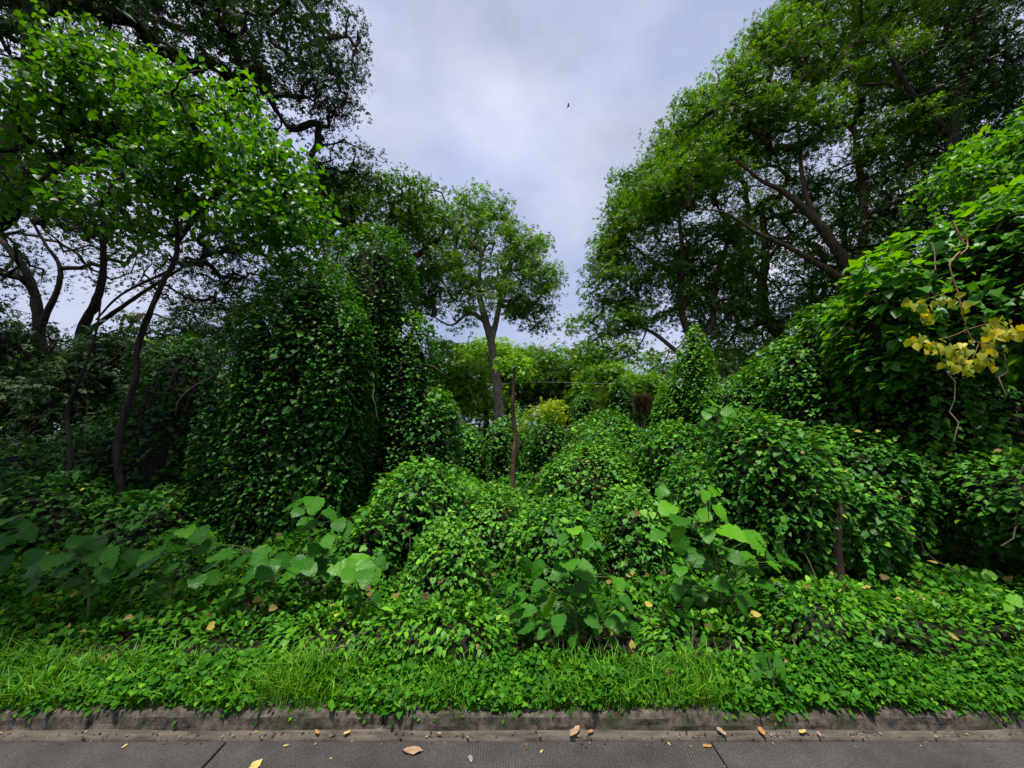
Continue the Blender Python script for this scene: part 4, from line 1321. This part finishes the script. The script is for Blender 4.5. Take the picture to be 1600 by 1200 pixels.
# trees and shrubs of the background
BGG = 'trees closing off the back of the clearing'
bgd = [
    ('background_tree', 'light green leafy tree left of the tall centre trunk', 705, 575, 110, 90, 19, 'light', .6, [(740, 610, 110, 80), (700, 620, 90, 90)]),
    ('background_tree', 'light green leafy tree just behind the tall centre trunk', 755, 550, 90, 50, 23, 'light', .55, [(800, 575, 70, 50)]),
    ('background_tree', 'flat-topped tree beyond the thin bare stem with a drawn-out crown', 870, 568, 190, 40, 26, 'crown', .55, [(930, 580, 110, 40), (820, 560, 90, 40)]),
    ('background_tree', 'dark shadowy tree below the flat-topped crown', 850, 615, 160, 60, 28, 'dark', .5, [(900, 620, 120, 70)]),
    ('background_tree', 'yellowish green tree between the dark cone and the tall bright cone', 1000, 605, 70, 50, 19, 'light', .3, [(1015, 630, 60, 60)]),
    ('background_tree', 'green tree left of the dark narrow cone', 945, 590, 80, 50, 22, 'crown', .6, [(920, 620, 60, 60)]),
    ('background_tree', 'dark tree filling the gap under the right-hand crowns', 1200, 540, 240, 110, 20, 'dark', .6, [(1100, 570, 140, 80), (1300, 520, 160, 120)]),  # shade under the crowns put into the dark leaf colour
    ('background_tree', 'dark tree behind the high vine wall at the right', 1420, 440, 260, 200, 16, 'dark', .6, [(1500, 380, 200, 160), (1350, 520, 160, 140)]),  # dark leaf colour again stands in for shade
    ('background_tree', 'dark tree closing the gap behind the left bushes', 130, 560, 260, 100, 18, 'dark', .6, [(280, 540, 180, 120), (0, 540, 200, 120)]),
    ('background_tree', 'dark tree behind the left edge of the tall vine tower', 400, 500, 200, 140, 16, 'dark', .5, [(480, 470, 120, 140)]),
]
for i, (nm, lab, cx, cy, wd, ht, Y, mt, tm, more) in enumerate(bgd):
    cr = [CR(cx, cy, wd, ht, Y)] + [CR(a, b, c, d, Y) for a, b, c, d in more]
    k = Y / 18
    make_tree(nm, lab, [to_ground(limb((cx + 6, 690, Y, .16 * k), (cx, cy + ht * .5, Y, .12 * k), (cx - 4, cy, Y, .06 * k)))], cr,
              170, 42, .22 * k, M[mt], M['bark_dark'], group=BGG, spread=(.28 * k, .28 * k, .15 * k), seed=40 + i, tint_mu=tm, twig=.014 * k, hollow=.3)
# far belt of trees, beyond everything
ORD = 'first second third fourth fifth sixth seventh eighth ninth tenth eleventh twelfth thirteenth'.split()
for i in range(13):
    cx = -380 + i * 195 + random.uniform(-40, 40)
    Y = random.uniform(40, 52)
    cy = random.uniform(575, 600)
    make_tree('distant_tree', '%s far tree from the left in the belt closing the horizon' % ORD[i], [to_ground(limb((cx, 680, Y, .3), (cx, cy, Y, .15)))],
              [CR(cx, cy, 210, 110, Y), CR(cx + 60, cy + 50, 160, 100, Y), CR(cx - 60, cy + 50, 160, 100, Y)], 75, 34, .85, M['crown'], M['bark_dark'],
              group='far belt of trees', spread=(1.0, 1.0, .6), seed=70 + i, tint_mu=.45, twig=.04, hollow=.3)

for i, (nm, lab, cx, cy, wd, ht, Y, mt) in enumerate((
        ('lime_shrub', 'small lime yellow shrub on top of the distant vine mound', 858, 643, 46, 34, 10.6, 'lime'),
        ('lime_shrub', 'yellow-green feathery shrub between the two distant vine cones', 942, 625, 44, 60, 13, 'lime'),
        ('rusty_shrub', 'rusty orange shrub right of the narrow dark cone', 1002, 626, 26, 18, 13.5, 'rust'),
        ('lime_shrub', 'pale green shrub behind the thin bare stem', 815, 668, 36, 70, 11.5, 'light'))):
    make_tree(nm, lab, [to_ground(limb((cx, cy + 40, Y, .03), (cx, cy, Y, .02)))], [CR(cx, cy, wd, ht, Y), CR(cx + 4, cy + ht * .4, wd * .8, ht, Y)], 40, 26, .13,
              M[mt], M['twig'], cat='shrub', spread=(.13, .13, .1), seed=60 + i, tint_mu=.5, twig=.006)


# ------------------------------------------------------------------ broken branch with yellowing leaves
def yellow_branch():
    rg = np.random.default_rng(77)
    Y = 3.35
    root = thing('broken_branch', 'snapped tan branch hanging at the upper right with yellowing leaves', 'branch', P(1520, 530, Y))
    tb = Tubes()
    paths = [limb((1488, 345, Y, 0.0099), (1497, 365, Y, 0.0105), (1506, 382, Y, 0.0074)),
             limb((1506, 360, Y, 0.0062), (1512, 385, Y, 0.0062), (1500, 398, Y, 0.0050)),
             limb((1500, 393, Y, 0.0062), (1484, 412, Y, 0.0062), (1491, 440, Y, 0.0056), (1497, 458, Y, 0.0050), (1504, 490, Y, 0.0043), (1516, 525, Y, 0.0037), (1530, 535, Y, 0.0031), (1556, 536, Y, 0.0025)),
             limb((1512, 514, Y, 0.0025), (1490, 524, Y, 0.0019), (1468, 530, Y, 0.0019)),
             limb((1514, 514, Y, 0.0025), (1535, 508, Y, 0.0019), (1560, 503, Y, 0.0019)),
             limb((1495, 452, Y, 0.0025), (1470, 460, Y, 0.0019), (1440, 470, Y, 0.0019)),
             limb((1530, 535, Y, 0.0025), (1520, 560, Y, 0.0019), (1510, 575, Y, 0.0012))]
    for a, b in paths:
        p, r = smooth_path(a, b, 5, .1)
        tb.add(p, r, 7)
    tb.build('branch', M['bark_tan'], root)
    spots = [(1435, 475, 12, 10, 10), (1447, 490, 10, 12, 8), (1490, 470, 30, 8, 14), (1430, 530, 10, 10, 10), (1450, 542, 14, 10, 12), (1470, 540, 12, 8, 8),
             (1495, 545, 22, 10, 22), (1490, 565, 16, 10, 18), (1510, 575, 14, 10, 16), (1545, 520, 14, 14, 16), (1560, 510, 20, 10, 14), (1545, 545, 16, 14, 18), (1575, 520, 20, 8, 12), (1540, 565, 14, 8, 10), (1600, 515, 12, 10, 8)]
    pos, tn = [], []
    for cx, cy, sx, sy, m in spots:
        for _ in range(int(m * 1.25)):
            pos.append(P(rg.normal(cx, sx * .6), rg.normal(cy, sy * .6), Y + rg.normal() * .07))
            tn.append(rg.normal(.42, .32))
    pos = np.array(pos)
    n = len(pos)
    T = np.array([0, -.1, -1.0]) + rg.normal(size=(n, 3)) * .45
    N = np.array([0, -.7, .4]) + rg.normal(size=(n, 3)) * .5
    single_leaves(T_HEART, pos, frames(T, N), rg.uniform(.045, .08, n), np.clip(tn, 0, 1), M['yellow'], root, 'leaf')


yellow_branch()


def post():
    root = thing('broken_post', 'short broken wooden post under the large rounded vine mound at right', 'post', P(1312, 860, 3.75) * [1, 1, 0])
    tb = Tubes()
    p, r = smooth_path(*to_ground(limb((1308, 850, 3.7, .036), (1311, 828, 3.7, .03), (1313, 800, 3.7, .038), (1313, 789, 3.7, .034))), 5, .08)
    tb.add(p, r, 9)
    # splintered end
    t = P(1313, 789, 3.7)
    for a in range(5):
        e = t + np.array([.025 * math.cos(a * 1.3), .02 * math.sin(a * 1.3), 0])
        tb.add([e - np.array([0, 0, .03]), e, e + np.array([0, 0, .015 + .008 * a])], [.016, .012, .001], 5)
    tb.build('post', M['bark_red'], root)


post()


def utility():
    Y = 21.0
    b = P(724, 700, Y)
    b[2] = -.1
    t = P(724, 612, Y)
    root = thing('utility_pole', 'slender white utility pole in the distance left of the tall centre trunk', 'pole', b)
    white = rough_mat('whitewashed_concrete', (.62, .62, .6), (.8, .8, .78), scale=3, bump=.2, dist=.01)
    tb = Tubes()
    tb.add(np.linspace(b, t, 6), np.linspace(.14, .11, 6), 12)
    tb.build('shaft', white, root)
    tb = Tubes()
    tb.add([t + np.array([-.6, 0, -.25]), t + np.array([.6, 0, -.25])], [.05, .05], 6)
    tb.build('crossarm', white, root)
    for s in (-.5, 0, .5):
        tb = Tubes()
        c = t + np.array([s, 0, -.2])
        tb.add([c, c + np.array([0, 0, .05]), c + np.array([0, 0, .1]), c + np.array([0, 0, .15])], [.03, .06, .03, .05], 8)
        tb.build('insulator', white, root)
    wm = rough_mat('pale_cable', (.35, .35, .36), (.5, .5, .5), scale=3, bump=.1, dist=.01)
    for lab, pts in (('upper pale cable crossing behind the thin bare stem', [(690, 610, 20.9), (760, 601, 20.4), (850, 597, 19.6), (980, 600, 18.6), (1100, 596, 17.6)]),
                     ('lower pale cable crossing just above the distant vine mounds', [(690, 640, 20.9), (760, 637, 20.3), (850, 635, 19.5), (980, 640, 18.5), (1100, 636, 17.6)])):
        p, r = smooth_path(*limb(*[(a, b_, c, .004) for a, b_, c in pts]), 6)
        tb = Tubes()
        tb.add(p, r, 5)
        tag(tb.build('power_cable', wm), lab, 'cable')


utility()


def bird():
    c = P(888, 166, 40)
    root = thing('bird', 'tiny dark bird flying high in the open sky', 'bird', c)
    m = rough_mat('dark_feathers', (.02, .02, .025), (.05, .05, .055), scale=6, bump=.1, dist=.01)
    V, Fq = tube_arrays([c + np.array([-.16, 0, 0]), c + np.array([-.1, 0, .02]), c, c + np.array([.1, 0, .02]), c + np.array([.17, 0, .03])], [.005, .05, .06, .045, .01], 8)
    link('body', mesh_np('body', V, [Fq], m, smooth=True), root)
    for s in (-1, 1):
        pts = np.array([[.08, .03 * s, .03], [-.08, .03 * s, .02], [-.06, .2 * s, .12], [.06, .22 * s, .13], [-.12, .42 * s, .08]]) + c
        top = pts + np.array([0, 0, .012])
        f3 = np.array([[0, 1, 2], [0, 2, 3], [3, 2, 4], [5, 7, 6], [5, 8, 7], [8, 9, 7]])
        link('wing', mesh_np('wing', np.concatenate([pts, top]), [f3], m), root)


bird()


# ------------------------------------------------------------------ fallen leaves
def fallen():
    rg = np.random.default_rng(12)
    mats = {'tan': rough_mat('dry_tan_leaf', (.20, .125, .075), (.36, .24, .15), scale=30, bump=.3, dist=.004),
            'orange': rough_mat('dry_orange_leaf', (.24, .11, .035), (.40, .20, .06), scale=30, bump=.3, dist=.004),
            'yellow': rough_mat('dry_yellow_leaf', (.36, .26, .07), (.50, .39, .14), scale=30, bump=.3, dist=.004),
            'grey': rough_mat('dry_grey_leaf', (.16, .12, .09), (.28, .22, .18), scale=30, bump=.3, dist=.004)}
    rows = [(-1, .0, .04), (-.62, .34, .10), (-.2, .46, .02), (.2, .36, .06), (.6, .30, .12), (1, .02, .20)]
    L_ = [(645, 1171, 30, 'tan', 'curled tan fallen leaf on the road, left of centre'),
          (735, 1183, 14, 'grey', 'small grey-brown fallen leaf on the road below the kerb centre'),
          (397, 1196, 26, 'yellow', 'pale yellow fallen leaf with a long stalk at the lower left of the road'),
          (897, 1141, 25, 'tan', 'large tan fallen leaf lying in the gutter near the middle'),
          (922, 1144, 12, 'orange', 'small orange leaf scrap right beside the large tan leaf in the gutter'),
          (1125, 1143, 16, 'tan', 'tan fallen leaf leaning on the kerb above the right road joint'),
          (1105, 1163, 13, 'orange', 'upright orange leaf on the road by the right joint'),
          (1190, 1146, 16, 'orange', 'flat orange leaf in the gutter right of the road joint'),
          (1253, 1145, 12, 'yellow', 'pale yellow leaf against the kerb at the right'),
          (1280, 1150, 9, 'tan', 'tiny tan leaf scrap in the gutter at the far right'),
          (686, 1149, 8, 'tan', 'tiny tan leaf scrap in the gutter left of the middle'),
          (542, 1148, 10, 'yellow', 'yellow leaf scrap in the gutter at the left'),
          (495, 1147, 11, 'orange', 'rusty leaf scrap against the kerb at the left'),
          (447, 1162, 7, 'yellow', 'tiny yellow leaf scrap on the road edge at the left'),
          (846, 1171, 7, 'yellow', 'tiny yellow leaf scrap on the road below the large tan leaf'),
          (195, 1163, 8, 'yellow', 'tiny yellow leaf scrap in the gutter at the far left'),
          (1045, 1159, 6, 'yellow', 'tiny yellow leaf scrap on the road edge right of centre')]
    G_ = [(533, 1085, 17, 'tan', 'tan fallen leaf caught in the verge grass at the left'),
          (206, 1094, 14, 'tan', 'tan fallen leaf caught in the verge weeds at the far left'),
          (606, 1101, 9, 'orange', 'rusty leaf low in the verge grass left of centre'),
          (994, 1047, 15, 'tan', 'pinkish tan leaf on top of the verge below the middle sapling'),
          (970, 1050, 11, 'tan', 'narrow tan leaf on the verge just left of the pinkish one'),
          (1075, 1069, 9, 'orange', 'small rusty leaf on the verge right of the middle sapling'),
          (1003, 1075, 9, 'tan', 'small tan leaf halfway down the verge near centre'),
          (1268, 1030, 14, 'tan', 'tan leaf at the back of the verge under the sloping bank'),
          (1227, 1033, 12, 'tan', 'narrow tan leaf at the back of the verge beside the tall weed'),
          (1540, 1107, 26, 'tan', 'long dry tan leaf on the kerb top at the right'),
          (778, 1090, 10, 'tan', 'tan leaf scrap in the verge grass at the middle')]

    def one(px, py, s, col, lab, ground):
        if ground:
            d = P(px, py, 2.0) - np.array([0, 0, CAMZ])
            k = (.012 - CAMZ) / d[2]
            c = np.array([0, 0, CAMZ]) + d * k
            if c[1] > KERB_Y - .10: c[2] += .012
            if c[1] > KERB_Y - .03: c[1] = KERB_Y - .03
        else:
            f = np.clip((1113 - py) / 75, 0, 1)
            c = P(px, py, KERB_Y + .04 + .28 * f)
        size = s * np.linalg.norm(c - np.array([0, 0, CAMZ])) / F * .38
        az = rg.uniform(0, 6.28)
        ca, sa = math.cos(az), math.sin(az)
        tilt = .1 if ground else .9
        V = []
        for t in (0, -.025):
            for y, wd, z in rows:
                for u in (-1, -.4, .4, 1):
                    x = u * wd * (1 + .12 * rg.normal() * (t == 0))
                    zz = (z + .35 * abs(u) ** 2 * wd + .10 * math.sin(y * 4 + u * 2) + t) * .55
                    V.append((x, y, zz))
        V = np.array(V)
        h = len(rows) * 4
        V[h:, :2] = V[:h, :2]
        V[h:, 2] = V[:h, 2] - .02
        Fq = []
        for i in range(len(rows) - 1):
            for j in range(3):
                a = i * 4 + j
                Fq.append((a, a + 1, a + 5, a + 4))
                Fq.append((h + a, h + a + 4, h + a + 5, h + a + 1))
        W = np.stack([V[:, 0] * ca - V[:, 1] * sa, V[:, 0] * sa + V[:, 1] * ca, V[:, 2]], -1) * size
        if not ground:
            ct, st_ = math.cos(tilt), math.sin(tilt)
            W = np.stack([W[:, 0], W[:, 1] * ct - W[:, 2] * st_ * -1 * 0 - W[:, 2] * st_, W[:, 1] * st_ + W[:, 2] * ct], -1)
        if ground: W[:, 2] -= W[:, 2].min()
        o = bpy.data.objects.new('fallen_leaf', mesh_np('fallen_leaf', W, [np.array(Fq)], mats[col], smooth=True))
        COL.objects.link(o)
        if ground: c[2] = .003 if c[1] < KERB_Y - .06 else .012 + .01 * (c[1] > KERB_Y - .07)
        o.location = tuple(c)
        tag(o, lab, 'leaf', 'fallen leaves on road and verge')

    for a in L_: one(*a, True)
    for a in G_: one(*a, False)


fallen()


def litter():
    rg = np.random.default_rng(31)
    n = 520
    x = rg.uniform(-4, 4, n)
    x = np.where(rg.random(n) < .5, np.round(x * 2.2) / 2.2 + rg.normal(size=n) * .09, x)
    y = KERB_Y - .02 - np.abs(rg.normal(size=n)) * .035
    far = rg.random(n) < .12
    y = np.where(far, rg.uniform(1.7, KERB_Y - .08, n), y)
    pos = np.stack([x, y, np.where(y < KERB_Y - .06, .004, .014)], -1)
    T = rg.normal(size=(n, 3)) * np.array([1, 1, .12])
    N = np.array([0, 0, 1.0]) + rg.normal(size=(n, 3)) * .35
    m = leaf_mat('crumbled_litter', ((.03, .022, .015), (.12, .08, .045), (.33, .24, .10)), transl=.1, rough=.8, spec=.1)
    me = leaf_mesh('gutter_litter', T_QUAD, pos, frames(T, N), rg.uniform(.006, .022, n), rg.random(n) ** 1.5, m)
    tag(link('gutter_litter', me), 'crumbs of dead leaves and twigs gathered along the gutter', 'leaf litter', kind='stuff')


litter()



def dead_scatter():
    rg = np.random.default_rng(44)
    n = 260
    y = rg.uniform(2.5, 6.5, n)
    x = rg.uniform(-1.2, 1.3, n) * y
    z = h_cover(x, y)
    for lb in ALL_LOBES:
        c, r = lb['c'], lb['r']
        q = 1 - np.abs((x - c[0]) / r[0]) ** lb['n'] - np.abs((y - c[1]) / r[1]) ** lb['n']
        top = np.where(q > 0, c[2] + r[2] * np.maximum(q, 0) ** (1 / lb['n']), -9)
        z = np.where((top < 2.4) & (top > z), top, z)
    pos = np.stack([x, y, z + .03], -1)
    T = rg.normal(size=(n, 3)) * np.array([1, 1, .3])
    N = np.array([0, -.3, 1.0]) + rg.normal(size=(n, 3)) * .5
    m = leaf_mat('withered_leaves', ((.07, .045, .02), (.22, .15, .05), (.42, .36, .06)), transl=.2, rough=.7, spec=.15)
    me = leaf_mesh('withered_leaves', T_HEART, pos, frames(T, N), rg.uniform(.03, .07, n), rg.random(n), m)
    tag(link('withered_leaves', me), 'scattered withered brown and yellow leaves lying on the vines', 'dead leaves', kind='stuff')


dead_scatter()
